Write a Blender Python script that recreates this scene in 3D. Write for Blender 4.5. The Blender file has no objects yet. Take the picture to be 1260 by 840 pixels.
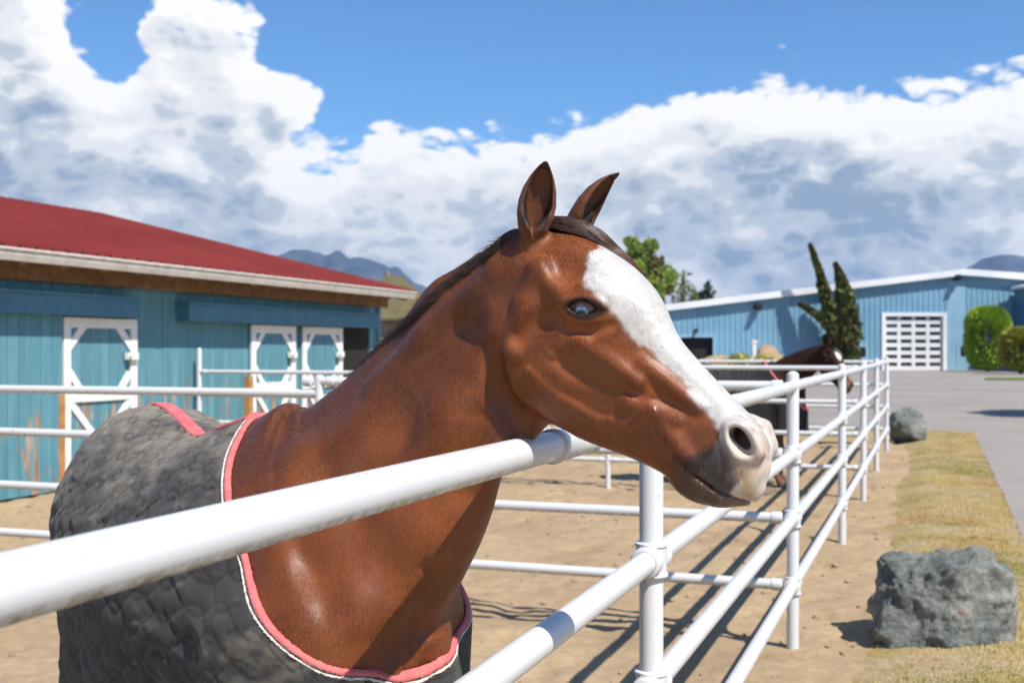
import bpy, bmesh, math, random
import numpy as np
from mathutils import Vector, Matrix, noise as mnoise

R = math.radians
random.seed(7)
rng = np.random.default_rng(7)
scene = bpy.context.scene
COL = scene.collection

# ------------------------------------------------------------------ camera
CAM_H = 1.6
FPX = 1430.0                     # focal length in photograph pixels (1260 wide)
cam_data = bpy.data.cameras.new('camera')
cam_data.sensor_width = 36.0
cam_data.lens = 36.0 * FPX / 1260.0
cam_data.shift_y = 10.0 / 1260.0
cam_data.clip_start = 0.05
cam_data.clip_end = 20000
cam_data.dof.use_dof = True
cam_data.dof.focus_distance = 2.05
cam_data.dof.aperture_fstop = 7.1
cam = bpy.data.objects.new('camera', cam_data)
cam.location = (0, 0, CAM_H)
cam.rotation_euler = (R(90), 0, 0)
COL.objects.link(cam)
scene.camera = cam

# ------------------------------------------------------------------ sun, sky, exposure
TO_SUN = Vector((0.48, -0.58, 1.0)).normalized()
SUN_EL = math.asin(TO_SUN.z)
SUN_AZ = math.atan2(TO_SUN.x, TO_SUN.y)
sun_data = bpy.data.lights.new('sun', 'SUN')
sun_data.energy = 5.0
sun_data.angle = R(0.53)
sun_data.color = (1.0, 0.955, 0.88)
sun = bpy.data.objects.new('sun', sun_data)
sun.rotation_euler = (-TO_SUN).to_track_quat('-Z', 'Y').to_euler()
sun.location = (20, -20, 40)
COL.objects.link(sun)

scene.view_settings.view_transform = 'Standard'
scene.view_settings.look = 'None'
scene.view_settings.exposure = 0.35
scene.view_settings.gamma = 1.0
scene.view_settings.use_curve_mapping = False
scene.cycles.use_denoising = True
scene.cycles.use_adaptive_sampling = True
scene.cycles.adaptive_threshold = 0.015
scene.cycles.max_bounces = 8
scene.cycles.transparent_max_bounces = 8
scene.cycles.volume_bounces = 0
scene.cycles.sample_clamp_indirect = 6.0

world = bpy.data.worlds.new('World')
scene.world = world
world.use_nodes = True


def node(nt, kind, loc=(0, 0), **kw):
    n = nt.nodes.new(kind)
    n.location = loc
    for k, v in kw.items():
        if k == 'op':
            n.operation = v
        else:
            setattr(n, k, v)
    return n


def mathn(nt, op, a, b=None, c=None, clamp=False):
    n = nt.nodes.new('ShaderNodeMath')
    n.operation = op
    n.use_clamp = clamp
    for i, v in enumerate((a, b, c)):
        if v is None:
            continue
        if isinstance(v, (int, float)):
            n.inputs[i].default_value = v
        else:
            nt.links.new(v, n.inputs[i])
    return n.outputs[0]


def vmath(nt, op, a, b=None):
    n = nt.nodes.new('ShaderNodeVectorMath')
    n.operation = op
    for i, v in enumerate((a, b)):
        if v is None:
            continue
        if isinstance(v, (tuple, list)):
            n.inputs[i].default_value = v
        else:
            nt.links.new(v, n.inputs[i])
    return n


def smooth(nt, v, lo, hi, tolo=0.0, tohi=1.0):
    n = nt.nodes.new('ShaderNodeMapRange')
    n.interpolation_type = 'SMOOTHSTEP'
    nt.links.new(v, n.inputs['Value'])
    n.inputs['From Min'].default_value = lo
    n.inputs['From Max'].default_value = hi
    n.inputs['To Min'].default_value = tolo
    n.inputs['To Max'].default_value = tohi
    return n.outputs['Result']


def mixc(nt, fac, a, b, blend='MIX'):
    n = nt.nodes.new('ShaderNodeMix')
    n.data_type = 'RGBA'
    n.blend_type = blend
    for sock, v in ((n.inputs[0], fac), (n.inputs[6], a), (n.inputs[7], b)):
        if isinstance(v, (int, float)):
            sock.default_value = v
        elif isinstance(v, (tuple, list)):
            sock.default_value = tuple(v) + ((1.0,) if len(v) == 3 else ())
        else:
            nt.links.new(v, sock)
    return n.outputs[2]


def noisen(nt, vec, scale, detail=5.0, rough=0.55, dist=0.0, out='Fac'):
    n = nt.nodes.new('ShaderNodeTexNoise')
    n.inputs['Scale'].default_value = scale
    n.inputs['Detail'].default_value = detail
    n.inputs['Roughness'].default_value = rough
    n.inputs['Distortion'].default_value = dist
    if vec is not None:
        nt.links.new(vec, n.inputs['Vector'])
    return n.outputs[out]


# cloud density as a function of the view direction (same recipe all round the sky)
cg = bpy.data.node_groups.new('cloud_density', 'ShaderNodeTree')
cg.interface.new_socket('Direction', in_out='INPUT', socket_type='NodeSocketVector')
cg.interface.new_socket('Density', in_out='OUTPUT', socket_type='NodeSocketFloat')
gi = cg.nodes.new('NodeGroupInput')
go = cg.nodes.new('NodeGroupOutput')
dirv = gi.outputs[0]
stretched = vmath(cg, 'MULTIPLY', dirv, (1.0, 1.0, 1.7)).outputs[0]
stretched = vmath(cg, 'ADD', stretched, (3.31, 1.27, 0.4)).outputs[0]
big = noisen(cg, stretched, 3.6, 1.0, 0.5)
mid = noisen(cg, stretched, 10.0, 5.0, 0.60, 0.0)


def billow(scale):
    return mathn(cg, 'ABSOLUTE', mathn(cg, 'MULTIPLY', mathn(cg, 'SUBTRACT', noisen(cg, stretched, scale, 0.0), 0.5), 2.0))


puff = mathn(cg, 'ADD', billow(19.0), mathn(cg, 'MULTIPLY', billow(43.0), 0.6))
puff = mathn(cg, 'ADD', puff, mathn(cg, 'MULTIPLY', billow(90.0), 0.3))
puff = mathn(cg, 'SUBTRACT', puff, 0.38)
sep = cg.nodes.new('ShaderNodeSeparateXYZ')
cg.links.new(dirv, sep.inputs[0])
elev = sep.outputs['Z']
# a bank of cumulus low over the horizon, thinning out higher up
cover = smooth(cg, elev, 0.155, 0.250, 0.58, -0.08)


def bump_dir(u, v, radius, amount):
    d = Vector(((u - 630) / FPX, 1.0, -(v - 430) / FPX)).normalized()
    dist = vmath(cg, 'DISTANCE', dirv, tuple(d)).outputs['Value']
    return mathn(cg, 'MULTIPLY', smooth(cg, dist, radius * 0.35, radius, 1.0, 0.0), amount)


dens = mathn(cg, 'ADD', cover, mathn(cg, 'MULTIPLY', mathn(cg, 'SUBTRACT', big, 0.5), 0.55))
dens = mathn(cg, 'ADD', dens, mathn(cg, 'MULTIPLY', mathn(cg, 'SUBTRACT', mid, 0.5), 0.62))
dens = mathn(cg, 'ADD', dens, mathn(cg, 'MULTIPLY', puff, 0.42))
for b in ((255, 50, 0.085, 0.50), (20, 50, 0.085, 0.62), (140, 250, 0.22, 0.16), (372, 112, 0.035, 0.50), (320, 130, 0.04, 0.3),
          (395, 175, 0.05, -0.34), (132, 66, 0.042, -0.30), (120, 5, 0.048, -0.32), (345, 60, 0.03, -0.2),
          (870, 170, 0.14, 0.18), (1150, 160, 0.15, 0.26), (560, 50, 0.13, -0.30), (440, 60, 0.08, -0.35), (800, 30, 0.13, -0.25),
          (1110, 40, 0.10, -0.20)):
    dens = mathn(cg, 'ADD', dens, bump_dir(*b))
cg.links.new(dens, go.inputs[0])

world.cycles.sampling_method = 'MANUAL'
world.cycles.sample_map_resolution = 512
wt = world.node_tree
wt.nodes.clear()
w_out = node(wt, 'ShaderNodeOutputWorld', (900, 0))
w_bg = node(wt, 'ShaderNodeBackground', (700, 0))
tc = node(wt, 'ShaderNodeTexCoord', (-900, 0))
sky = node(wt, 'ShaderNodeTexSky', (-300, 300))
sky.sky_type = 'NISHITA'
sky.sun_disc = False
sky.sun_elevation = SUN_EL
sky.sun_rotation = SUN_AZ
sky.altitude = 100
sky.air_density = 1.0
sky.dust_density = 0.2
sky.ozone_density = 2.5
wdir = tc.outputs['Generated']


def density_at(vec):
    g = wt.nodes.new('ShaderNodeGroup')
    g.node_tree = cg
    wt.links.new(vec, g.inputs[0])
    return g.outputs[0]


D0 = density_at(wdir)
toward = (0.012, -0.002, 0.020)
D1 = density_at(vmath(wt, 'ADD', wdir, toward).outputs[0])
mask = smooth(wt, D0, 0.225, 0.41)
slope1 = mathn(wt, 'SUBTRACT', D0, D1)
lit = mathn(wt, 'MULTIPLY', slope1, 1.25)
soft = noisen(wt, vmath(wt, 'MULTIPLY', wdir, (1.0, 1.0, 1.9)).outputs[0], 5.2, 3.0, 0.5)
lit = mathn(wt, 'ADD', lit, mathn(wt, 'MULTIPLY', mathn(wt, 'SUBTRACT', soft, 0.5), 1.7))
lit = mathn(wt, 'ADD', lit, smooth(wt, D0, 0.30, 0.92, 0.88, 0.36))
sepw2 = wt.nodes.new('ShaderNodeSeparateXYZ')
wt.links.new(wdir, sepw2.inputs[0])
lit = mathn(wt, 'ADD', lit, smooth(wt, sepw2.outputs['Z'], 0.05, 0.17, -0.20, 0.06))
lit = mathn(wt, 'ADD', lit, 0.0, clamp=True)
ramp = wt.nodes.new('ShaderNodeValToRGB')
ramp.color_ramp.interpolation = 'EASE'
els = ramp.color_ramp.elements
els[0].position = 0.04
els[0].color = (0.27, 0.345, 0.455, 1)
els[1].position = 0.92
els[1].color = (0.86, 0.855, 0.845, 1)
e = els.new(0.36)
e.color = (0.48, 0.535, 0.60, 1)
e = els.new(0.60)
e.color = (0.71, 0.725, 0.745, 1)
wt.links.new(lit, ramp.inputs[0])
skyc = mixc(wt, 1.0, sky.outputs[0], (0.064, 0.094, 0.122), 'MULTIPLY')
final = mixc(wt, mask, skyc, ramp.outputs[0])
wt.links.new(final, w_bg.inputs['Color'])
w_bg.inputs['Strength'].default_value = 1.0
wt.links.new(w_bg.outputs[0], w_out.inputs[0])


# ------------------------------------------------------------------ helpers
def P3(u, v, d):
    """world point seen at photograph pixel (u, v) at depth d"""
    return Vector(((u - 630) / FPX * d, d, CAM_H - (v - 430) / FPX * d))


FENCE_DIR = Vector((0.342, 0.940, 0.0)).normalized()      # along the fence, away from the camera
FENCE_PERP = Vector((0.940, -0.342, 0.0)).normalized()    # to the right of the fence


def uv(u, v, z=0.0):
    """site axes: u along the fence, v to its right"""
    p = FENCE_DIR * u + FENCE_PERP * v
    return Vector((p.x, p.y, z))


def link(o, parent=None):
    COL.objects.link(o)
    if parent is not None:
        o.parent = parent
    return o


def new_mesh(name, verts, faces, mats=None, smooth_shade=False):
    me = bpy.data.meshes.new(name)
    verts = np.asarray(verts, dtype=np.float32).reshape(-1, 3)
    if isinstance(faces, np.ndarray) and faces.ndim == 2:
        n, k = faces.shape
        me.vertices.add(len(verts))
        me.vertices.foreach_set('co', verts.ravel())
        me.loops.add(n * k)
        me.loops.foreach_set('vertex_index', faces.astype(np.int32).ravel())
        me.polygons.add(n)
        me.polygons.foreach_set('loop_start', np.arange(0, n * k, k, dtype=np.int32))
        me.polygons.foreach_set('loop_total', np.full(n, k, dtype=np.int32))
        me.update(calc_edges=True)
    else:
        me.from_pydata([tuple(v) for v in verts], [], [list(f) for f in faces])
        me.update()
    if smooth_shade:
        me.polygons.foreach_set('use_smooth', np.ones(len(me.polygons), dtype=bool))
    if mats is not None:
        for m in (mats if isinstance(mats, (list, tuple)) else [mats]):
            me.materials.append(m)
    return me


def obj(name, me, parent=None, loc=None):
    o = bpy.data.objects.new(name, me)
    if loc is not None:
        o.location = loc
    return link(o, parent)


def empty(name, loc=(0, 0, 0), parent=None):
    o = bpy.data.objects.new(name, None)
    o.empty_display_size = 0.2
    o.location = loc
    return link(o, parent)


def tag(o, label, cat, group=None):
    o['label'] = label
    o['category'] = cat
    if group:
        o['group'] = group
    return o


def kind(o, k):
    o['kind'] = k
    return o


class MB:
    """collects shapes into one mesh"""

    def __init__(self):
        self.v = []
        self.f = []

    def add(self, verts, faces):
        n = len(self.v)
        self.v += [tuple(p) for p in verts]
        self.f += [tuple(i + n for i in f) for f in faces]

    def box(self, o, ax, ay, az):
        """corner o and three edge vectors"""
        o, ax, ay, az = Vector(o), Vector(ax), Vector(ay), Vector(az)
        p = [o, o + ax, o + ax + ay, o + ay]
        p += [q + az for q in p]
        if ax.cross(ay).dot(az) < 0:
            fs = [(0, 1, 2, 3), (7, 6, 5, 4), (4, 5, 1, 0), (5, 6, 2, 1), (6, 7, 3, 2), (7, 4, 0, 3)]
        else:
            fs = [(3, 2, 1, 0), (4, 5, 6, 7), (0, 1, 5, 4), (1, 2, 6, 5), (2, 3, 7, 6), (3, 0, 4, 7)]
        self.add(p, fs)

    def tube(self, pts, radii, seg=16, caps=True):
        pts = [Vector(p) for p in pts]
        if isinstance(radii, (int, float)):
            radii = [radii] * len(pts)
        n0 = len(self.v)
        ref = None
        for i, p in enumerate(pts):
            t = (pts[min(i + 1, len(pts) - 1)] - pts[max(i - 1, 0)]).normalized()
            if ref is None:
                ref = t.orthogonal().normalized()
            a = (ref - t * ref.dot(t)).normalized()
            ref = a
            b = t.cross(a)
            for k in range(seg):
                th = 2 * math.pi * k / seg
                self.v.append(tuple(p + (a * math.cos(th) + b * math.sin(th)) * radii[i]))
        for i in range(len(pts) - 1):
            for k in range(seg):
                a0 = n0 + i * seg + k
                a1 = n0 + i * seg + (k + 1) % seg
                self.f.append((a0, a1, a1 + seg, a0 + seg))
        if caps:
            self.f.append(tuple(n0 + k for k in reversed(range(seg))))
            m = n0 + (len(pts) - 1) * seg
            self.f.append(tuple(m + k for k in range(seg)))

    def build(self, name, mat, parent=None, smooth_shade=False, origin=None, auto=None):
        v = self.v
        if origin is not None:
            og = Vector(origin)
            v = [tuple(Vector(p) - og) for p in v]
        me = new_mesh(name, v, self.f, mat, smooth_shade)
        if auto is not None:
            me.polygons.foreach_set('use_smooth', np.ones(len(me.polygons), dtype=bool))
            me.set_sharp_from_angle(angle=R(auto))
        return obj(name, me, parent, origin)


def rel(parent, p):
    """point p in the space of an unrotated parent empty"""
    return Vector(p) - Vector(parent.location)


# ------------------------------------------------------------------ materials
def mat(name, color=(0.5, 0.5, 0.5), rough=0.6, spec=0.5, metal=0.0):
    m = bpy.data.materials.new(name)
    m.use_nodes = True
    b = m.node_tree.nodes['Principled BSDF']
    b.inputs['Base Color'].default_value = (*color, 1)
    b.inputs['Roughness'].default_value = rough
    b.inputs['Specular IOR Level'].default_value = spec
    b.inputs['Metallic'].default_value = metal
    return m, m.node_tree, b


def coords(nt, kind_='Object'):
    n = nt.nodes.new('ShaderNodeTexCoord')
    return n.outputs[kind_]


def world_pos(nt):
    return nt.nodes.new('ShaderNodeNewGeometry').outputs['Position']


def bump(nt, bsdf, height, strength=0.3, dist=0.01):
    n = nt.nodes.new('ShaderNodeBump')
    n.inputs['Strength'].default_value = strength
    n.inputs['Distance'].default_value = dist
    nt.links.new(height, n.inputs['Height'])
    nt.links.new(n.outputs[0], bsdf.inputs['Normal'])
    return n


def rnd(nt):
    return nt.nodes.new('ShaderNodeObjectInfo').outputs['Random']


def varied(name, c1, c2, scale=4.0, rough=0.7, bscale=None, bstr=0.2, spec=0.4, detail=6.0, pos=True, lo=0.35, hi=0.65, perobj=0.0):
    m, nt, b = mat(name, c1, rough, spec)
    vec = world_pos(nt) if pos else coords(nt)
    f = smooth(nt, noisen(nt, vec, scale, detail, 0.6), lo, hi)
    c = mixc(nt, f, c1, c2)
    if perobj:
        k = mathn(nt, 'ADD', mathn(nt, 'MULTIPLY', rnd(nt), perobj), 1 - perobj / 2)
        cc = nt.nodes.new('ShaderNodeVectorMath')
        cc.operation = 'SCALE'
        nt.links.new(c, cc.inputs[0])
        nt.links.new(k, cc.inputs[3])
        c = cc.outputs[0]
    nt.links.new(c, b.inputs['Base Color'])
    if bscale:
        bump(nt, b, noisen(nt, vec, bscale, 4.0, 0.6), bstr)
    return m
# ------------------------------------------------------------------ sculpting with distance fields
def smin(a, b, k):
    h = np.clip(0.5 + 0.5 * (b - a) / k, 0, 1)
    return b + (a - b) * h - k * h * (1 - h)


def smax(a, b, k):
    return -smin(-a, -b, k)


def crom(arr, n):
    """Catmull-Rom resample of rows"""
    arr = np.asarray(arr, dtype=np.float64)
    m = len(arr)
    t = np.linspace(0, m - 1, n)
    i = np.clip(t.astype(int), 0, m - 2)
    f = (t - i).reshape((-1,) + (1,) * (arr.ndim - 1))
    p0 = arr[np.clip(i - 1, 0, m - 1)]
    p1, p2 = arr[i], arr[i + 1]
    p3 = arr[np.clip(i + 2, 0, m - 1)]
    return 0.5 * (2 * p1 + (p2 - p0) * f + (2 * p0 - 5 * p1 + 4 * p2 - p3) * f ** 2 + (3 * p1 - p0 - 3 * p2 + p3) * f ** 3)


NANG = 61
ANG = np.linspace(math.pi / 2, -math.pi / 2, NANG)     # dorsal to ventral


def polar_row(pts):
    """half outline (c, n) from the top to the bottom, about its own origin -> radius by angle"""
    pts = np.asarray(pts, dtype=float)
    seg = crom(pts, 160)
    seg[:, 0] = np.maximum(seg[:, 0], 0.0)
    th = np.arctan2(seg[:, 1], seg[:, 0])
    rr = np.hypot(seg[:, 0], seg[:, 1])
    o = np.argsort(th)
    r = np.interp(ANG, th[o], rr[o])
    k = np.array([1, 2, 3, 2, 1.]) / 9
    rp = np.pad(r, 2, mode='reflect')
    return np.convolve(rp, k, 'valid')


class Loft:
    """tube with a polar cross-section table along a bent spine"""

    def __init__(self, centers, ups, rows, lat_hint, n=72):
        self.c = crom(centers, n)
        up = crom(ups, n)
        self.R = crom(rows, n)
        tan = np.gradient(self.c, axis=0)
        self.seg = np.linalg.norm(tan, axis=1)
        tan /= self.seg[:, None]
        up -= tan * (up * tan).sum(1)[:, None]
        up /= np.linalg.norm(up, axis=1)[:, None]
        lat = np.cross(tan, up)
        if (lat.mean(0) @ np.asarray(lat_hint)) < 0:
            lat = -lat
        self.t, self.u, self.l = tan, up, lat
        self.n = n
        rm = self.R.max()
        self.lo = self.c.min(0) - rm
        self.hi = self.c.max(0) + rm

    def local(self, p):
        st = 4
        cs = self.c[::st]
        p32 = (p - self.c[0]).astype(np.float32)
        c32 = (cs - self.c[0]).astype(np.float32)
        d2 = (c32 ** 2).sum(1)[None] - 2 * (p32 @ c32.T)
        i = d2.argmin(1) * st
        for _ in range(3):
            off = ((p - self.c[i]) * self.t[i]).sum(1) / self.seg[i]
            i = np.clip(np.rint(i + np.clip(off, -3, 3)).astype(int), 0, self.n - 1)
        off = ((p - self.c[i]) * self.t[i]).sum(1) / self.seg[i]
        s = np.clip(i + off, 0, self.n - 1.0001)
        ex = np.abs((i + off) - s) * self.seg[i]
        i0 = s.astype(int)
        f = (s - i0)[:, None]
        cc = self.c[i0] * (1 - f) + self.c[i0 + 1] * f
        uu = self.u[i0] * (1 - f) + self.u[i0 + 1] * f
        ll = self.l[i0] * (1 - f) + self.l[i0 + 1] * f
        q = p - cc
        return s, (q * ll).sum(1), (q * uu).sum(1), ex

    def __call__(self, p):
        s, c, n, ex = self.local(p)
        rho = np.hypot(c, n)
        th = np.arctan2(n, np.abs(c))
        a = (math.pi / 2 - th) / math.pi * (NANG - 1)
        a0 = np.clip(a.astype(int), 0, NANG - 2)
        fa = a - a0
        i0 = np.clip(s.astype(int), 0, self.n - 2)
        fs = s - i0
        Rr = ((self.R[i0, a0] * (1 - fa) + self.R[i0, a0 + 1] * fa) * (1 - fs)
              + (self.R[i0 + 1, a0] * (1 - fa) + self.R[i0 + 1, a0 + 1] * fa) * fs)
        f = rho - Rr
        return np.where(ex > 0, np.sqrt(np.maximum(f, 0) ** 2 + ex ** 2) + np.minimum(f, 0) * (ex <= 0), f)


class Cone:
    def __init__(self, a, b, ra, rb):
        self.a, self.b, self.ra, self.rb = np.array(a, float), np.array(b, float), ra, rb
        m = max(ra, rb)
        self.lo = np.minimum(self.a, self.b) - m
        self.hi = np.maximum(self.a, self.b) + m

    def __call__(self, p):
        ba = self.b - self.a
        t = np.clip(((p - self.a) @ ba) / (ba @ ba), 0, 1)
        return np.linalg.norm(p - self.a - t[:, None] * ba, axis=1) - (self.ra + (self.rb - self.ra) * t)


class Ell:
    def __init__(self, c, axes, radii):
        self.c = np.array(c, float)
        self.M = np.array(axes, float)          # rows are unit axes
        self.r = np.array(radii, float)
        ext = np.abs(self.M.T) @ self.r
        self.lo, self.hi = self.c - ext, self.c + ext

    def __call__(self, p):
        q = (p - self.c) @ self.M.T / self.r
        k0 = np.linalg.norm(q, axis=1)
        k1 = np.linalg.norm(q / self.r, axis=1) + 1e-9
        return k0 * (k0 - 1) / k1


class Fn:
    def __init__(self, f, lo, hi):
        self.f, self.lo, self.hi = f, np.array(lo, float), np.array(hi, float)

    def __call__(self, p):
        return self.f(p)


class Field:
    def __init__(self):
        self.ops = []

    def add(self, prim, k=0.02):
        self.ops.append(('u', prim, k))

    def cut(self, prim, k=0.01):
        self.ops.append(('s', prim, k))

    def post(self, fn, lo, hi):
        self.ops.append(('p', Fn(fn, lo, hi), 0.0))

    def bounds(self):
        los = [o[1].lo for o in self.ops if o[0] == 'u']
        his = [o[1].hi for o in self.ops if o[0] == 'u']
        return np.min(los, 0) - 0.03, np.max(his, 0) + 0.03

    def __call__(self, p):
        lo, hi = p.min(0), p.max(0)
        d = np.full(len(p), 0.4)
        for op, prim, k in self.ops:
            mrg = 0.16 if op == 'u' else 0.03 + k
            if np.any(prim.lo - mrg > hi) or np.any(prim.hi + mrg < lo):
                continue
            if op == 'p':
                d = prim.f(p, d)
                continue
            v = prim(p)
            d = smin(d, v, k) if op == 'u' else smax(d, -v, k)
        return d


def surface_nets(field, lo, hi, h, blk=8):
    lo = np.asarray(lo, float)
    nb = np.ceil((np.asarray(hi) - lo) / (h * blk)).astype(int)
    bi = np.stack(np.meshgrid(*[np.arange(n) for n in nb], indexing='ij'), -1).reshape(-1, 3)
    cen = lo + (bi + 0.5) * blk * h
    fc = np.empty(len(cen))
    order = np.lexsort((bi[:, 2] // 4, bi[:, 1] // 4, bi[:, 0] // 4))
    bi, cen = bi[order], cen[order]
    for s in range(0, len(cen), 4096):
        fc[s:s + 4096] = field(cen[s:s + 4096])
    act = np.abs(fc) < blk * h * 0.87 * 1.4
    bi = bi[act]
    g = np.arange(blk + 1)
    G = np.stack(np.meshgrid(g, g, g, indexing='ij'), -1).reshape(-1, 3)
    N = nb * blk + 2
    K, V, X = [], [], []
    Xf = []
    for s in range(0, len(bi), 160):
        b = bi[s:s + 160]
        gi_ = (b[:, None, :] * blk + G[None]).reshape(-1, 3)
        val = field(lo + gi_ * h).astype(np.float32).reshape(len(b), blk + 1, blk + 1, blk + 1)
        corner = [val[:, i:i + blk, j:j + blk, k:k + blk] for i in (0, 1) for j in (0, 1) for k in (0, 1)]
        ins = np.stack([c < 0 for c in corner])
        cnt = ins.sum(0)
        m = (cnt > 0) & (cnt < 8)
        if not m.any():
            continue
        w = np.nonzero(m)
        cv = np.stack([c[m] for c in corner], 1)                 # n, 8
        ijk = b[w[0]] * blk + np.stack(w[1:], 1)
        acc = np.zeros((len(cv), 3))
        num = np.zeros(len(cv))
        off = np.array([[i, j, k] for i in (0, 1) for j in (0, 1) for k in (0, 1)], float)
        for a in range(8):
            for c in range(a + 1, 8):
                if bin(a ^ c).count('1') != 1:
                    continue
                va, vc = cv[:, a], cv[:, c]
                x = (va < 0) != (vc < 0)
                t = np.where(x, va / np.where(x, va - vc, 1), 0)
                acc += np.where(x[:, None], off[a] + (off[c] - off[a]) * t[:, None], 0)
                num += x
        K.append((ijk[:, 0] * N[1] + ijk[:, 1]) * N[2] + ijk[:, 2])
        V.append(lo + (ijk + acc / num[:, None]) * h)
        X.append(ijk)
        Xf.append(cv[:, [0, 1, 2, 4]] < 0)       # origin, +z, +y, +x
    K, V, X, Xf = map(np.concatenate, (K, V, X, Xf))
    o = np.argsort(K)
    K, V, X, Xf = K[o], V[o], X[o], Xf[o]
    st = (N[1] * N[2], N[2], 1)
    faces = []
    for ax, col in ((0, 3), (1, 2), (2, 1)):
        cr = Xf[:, 0] != Xf[:, col]
        b1, b2 = [(1, 2), (2, 0), (0, 1)][ax]
        base = K[cr]
        flip = Xf[cr, 0]
        ids = []
        ok = np.ones(len(base), bool)
        for da, db in ((0, 0), (1, 0), (1, 1), (0, 1)):
            key = base - da * st[b1] - db * st[b2]
            j = np.clip(np.searchsorted(K, key), 0, len(K) - 1)
            ok &= K[j] == key
            ids.append(j)
        q = np.stack(ids, 1)
        q[~flip] = q[~flip][:, ::-1]
        faces.append(q[ok])
    return V, np.concatenate(faces)


def vnoise(p, scale, seed=0):
    """smooth value noise on points, -1..1"""
    q = p * scale + seed * 17.31
    i = np.floor(q).astype(np.int64)
    f = q - i
    f = f * f * (3 - 2 * f)

    def hsh(a):
        n = (a[..., 0] * 374761393 + a[..., 1] * 668265263 + a[..., 2] * 1274126177 + seed * 974634777) & 0xffffffff
        n = ((n ^ (n >> 13)) * 1274126177) & 0xffffffff
        return ((n ^ (n >> 16)) & 0xffff) / 32767.5 - 1
    out = 0
    for dx in (0, 1):
        for dy in (0, 1):
            for dz in (0, 1):
                w = (f[:, 0] if dx else 1 - f[:, 0]) * (f[:, 1] if dy else 1 - f[:, 1]) * (f[:, 2] if dz else 1 - f[:, 2])
                out = out + w * hsh(i + np.array([dx, dy, dz]))
    return out


def fbm(p, scale, octaves=4, seed=0, gain=0.5):
    a, out, tot = 1.0, 0, 0
    for k in range(octaves):
        out = out + a * vnoise(p, scale * 2.03 ** k, seed + k)
        tot += a
        a *= gain
    return out / tot


def set_color(me, cols, name='Col'):
    a = me.color_attributes.new(name, 'FLOAT_COLOR', 'POINT')
    c = np.ones((len(cols), 4), np.float32)
    c[:, :cols.shape[1]] = cols
    a.data.foreach_set('color', c.ravel())
# ------------------------------------------------------------------ ground
def ground_z(x, y):
    p = np.stack([x, y, np.zeros_like(x)], 1)
    hp = fbm(p, 5.2, 2, 49)
    return (.030 * fbm(p, .55, 3, 41) + .022 * fbm(p, 2.6, 3, 44) + .016 * fbm(p, 9, 3, 47) - .075 * np.clip(hp - .20, 0, .3))


M_DIRT, nt, b = mat('sandy_dirt', (.36, .25, .15), 0.95, 0.15)
pos = world_pos(nt)
f1 = smooth(nt, noisen(nt, pos, 0.9, 6, .6), .35, .68)
f2 = smooth(nt, noisen(nt, pos, 14, 6, .7), .38, .72)
f3 = smooth(nt, noisen(nt, pos, 95, 4, .7), .45, .75)
c = mixc(nt, f1, (.470, .340, .200), (.375, .262, .152))
c = mixc(nt, mathn(nt, 'MULTIPLY', f2, .55), c, (.280, .190, .115))
c = mixc(nt, mathn(nt, 'MULTIPLY', f3, .45), c, (.54, .42, .28))
nt.links.new(c, b.inputs['Base Color'])
bump(nt, b, mathn(nt, 'ADD', mathn(nt, 'MULTIPLY', f2, .8), f3), .55, .012)

M_ASPH, nt, b = mat('asphalt', (.2, .2, .2), 0.85, 0.3)
pos = world_pos(nt)
f1 = smooth(nt, noisen(nt, pos, .25, 5, .6), .3, .7)
f2 = smooth(nt, noisen(nt, pos, 160, 3, .7), .35, .75)
c = mixc(nt, f1, (.290, .252, .220), (.365, .320, .280))
c = mixc(nt, mathn(nt, 'MULTIPLY', f2, .5), c, (.10, .095, .09))
f4 = smooth(nt, noisen(nt, pos, 1.3, 6, .7), .56, .70)
c = mixc(nt, mathn(nt, 'MULTIPLY', f4, .35), c, (.33, .29, .25))
nt.links.new(c, b.inputs['Base Color'])
bump(nt, b, f2, .4, .006)

M_GRND, nt, b = mat('verge_soil', (.36, .25, .15), 0.95, 0.15)
pos = world_pos(nt)
f1 = smooth(nt, noisen(nt, pos, 1.5, 6, .65), .42, .62)
f2 = smooth(nt, noisen(nt, pos, 22, 5, .7), .35, .7)
c = mixc(nt, f1, (.42, .32, .185), (.38, .29, .11))
c = mixc(nt, mathn(nt, 'MULTIPLY', f2, .5), c, (.22, .15, .07))
nt.links.new(c, b.inputs['Base Color'])
bump(nt, b, f2, .5, .015)

big = 5200.0
g = obj('ground', new_mesh('ground', [(-big, -60, -.09), (big, -60, -.09), (big, big, -.09), (-big, big, -.09)], [(0, 1, 2, 3)],
                           varied('field_soil', (.16, .15, .06), (.24, .19, .10), .05, .95)))
kind(g, 'structure')


def grid_patch(name, u0, u1, v0, v1, du, dv, m, zf, keep=None):
    us = np.arange(u0, u1 + du * .5, du)
    vs = np.arange(v0, v1 + dv * .5, dv)
    U, Vv = np.meshgrid(us, vs, indexing='ij')
    x = FENCE_DIR.x * U + FENCE_PERP.x * Vv
    y = FENCE_DIR.y * U + FENCE_PERP.y * Vv
    z = zf(x.ravel(), y.ravel(), U.ravel(), Vv.ravel())
    P = np.stack([x.ravel(), y.ravel(), z], 1)
    i, j = np.meshgrid(np.arange(len(us) - 1), np.arange(len(vs) - 1), indexing='ij')
    a = (i * len(vs) + j).ravel()
    f = np.stack([a, a + len(vs), a + len(vs) + 1, a + 1], 1)
    o = obj(name, new_mesh(name, P, f[:, ::-1], m, True))
    return kind(o, 'structure'), P


def dirt_z(x, y, u, v):
    z = ground_z(x, y)
    edge = np.clip((-.10 - v) / .4, 0, 1)
    # hoof pocks
    return z * (.35 + .65 * edge)


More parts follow.
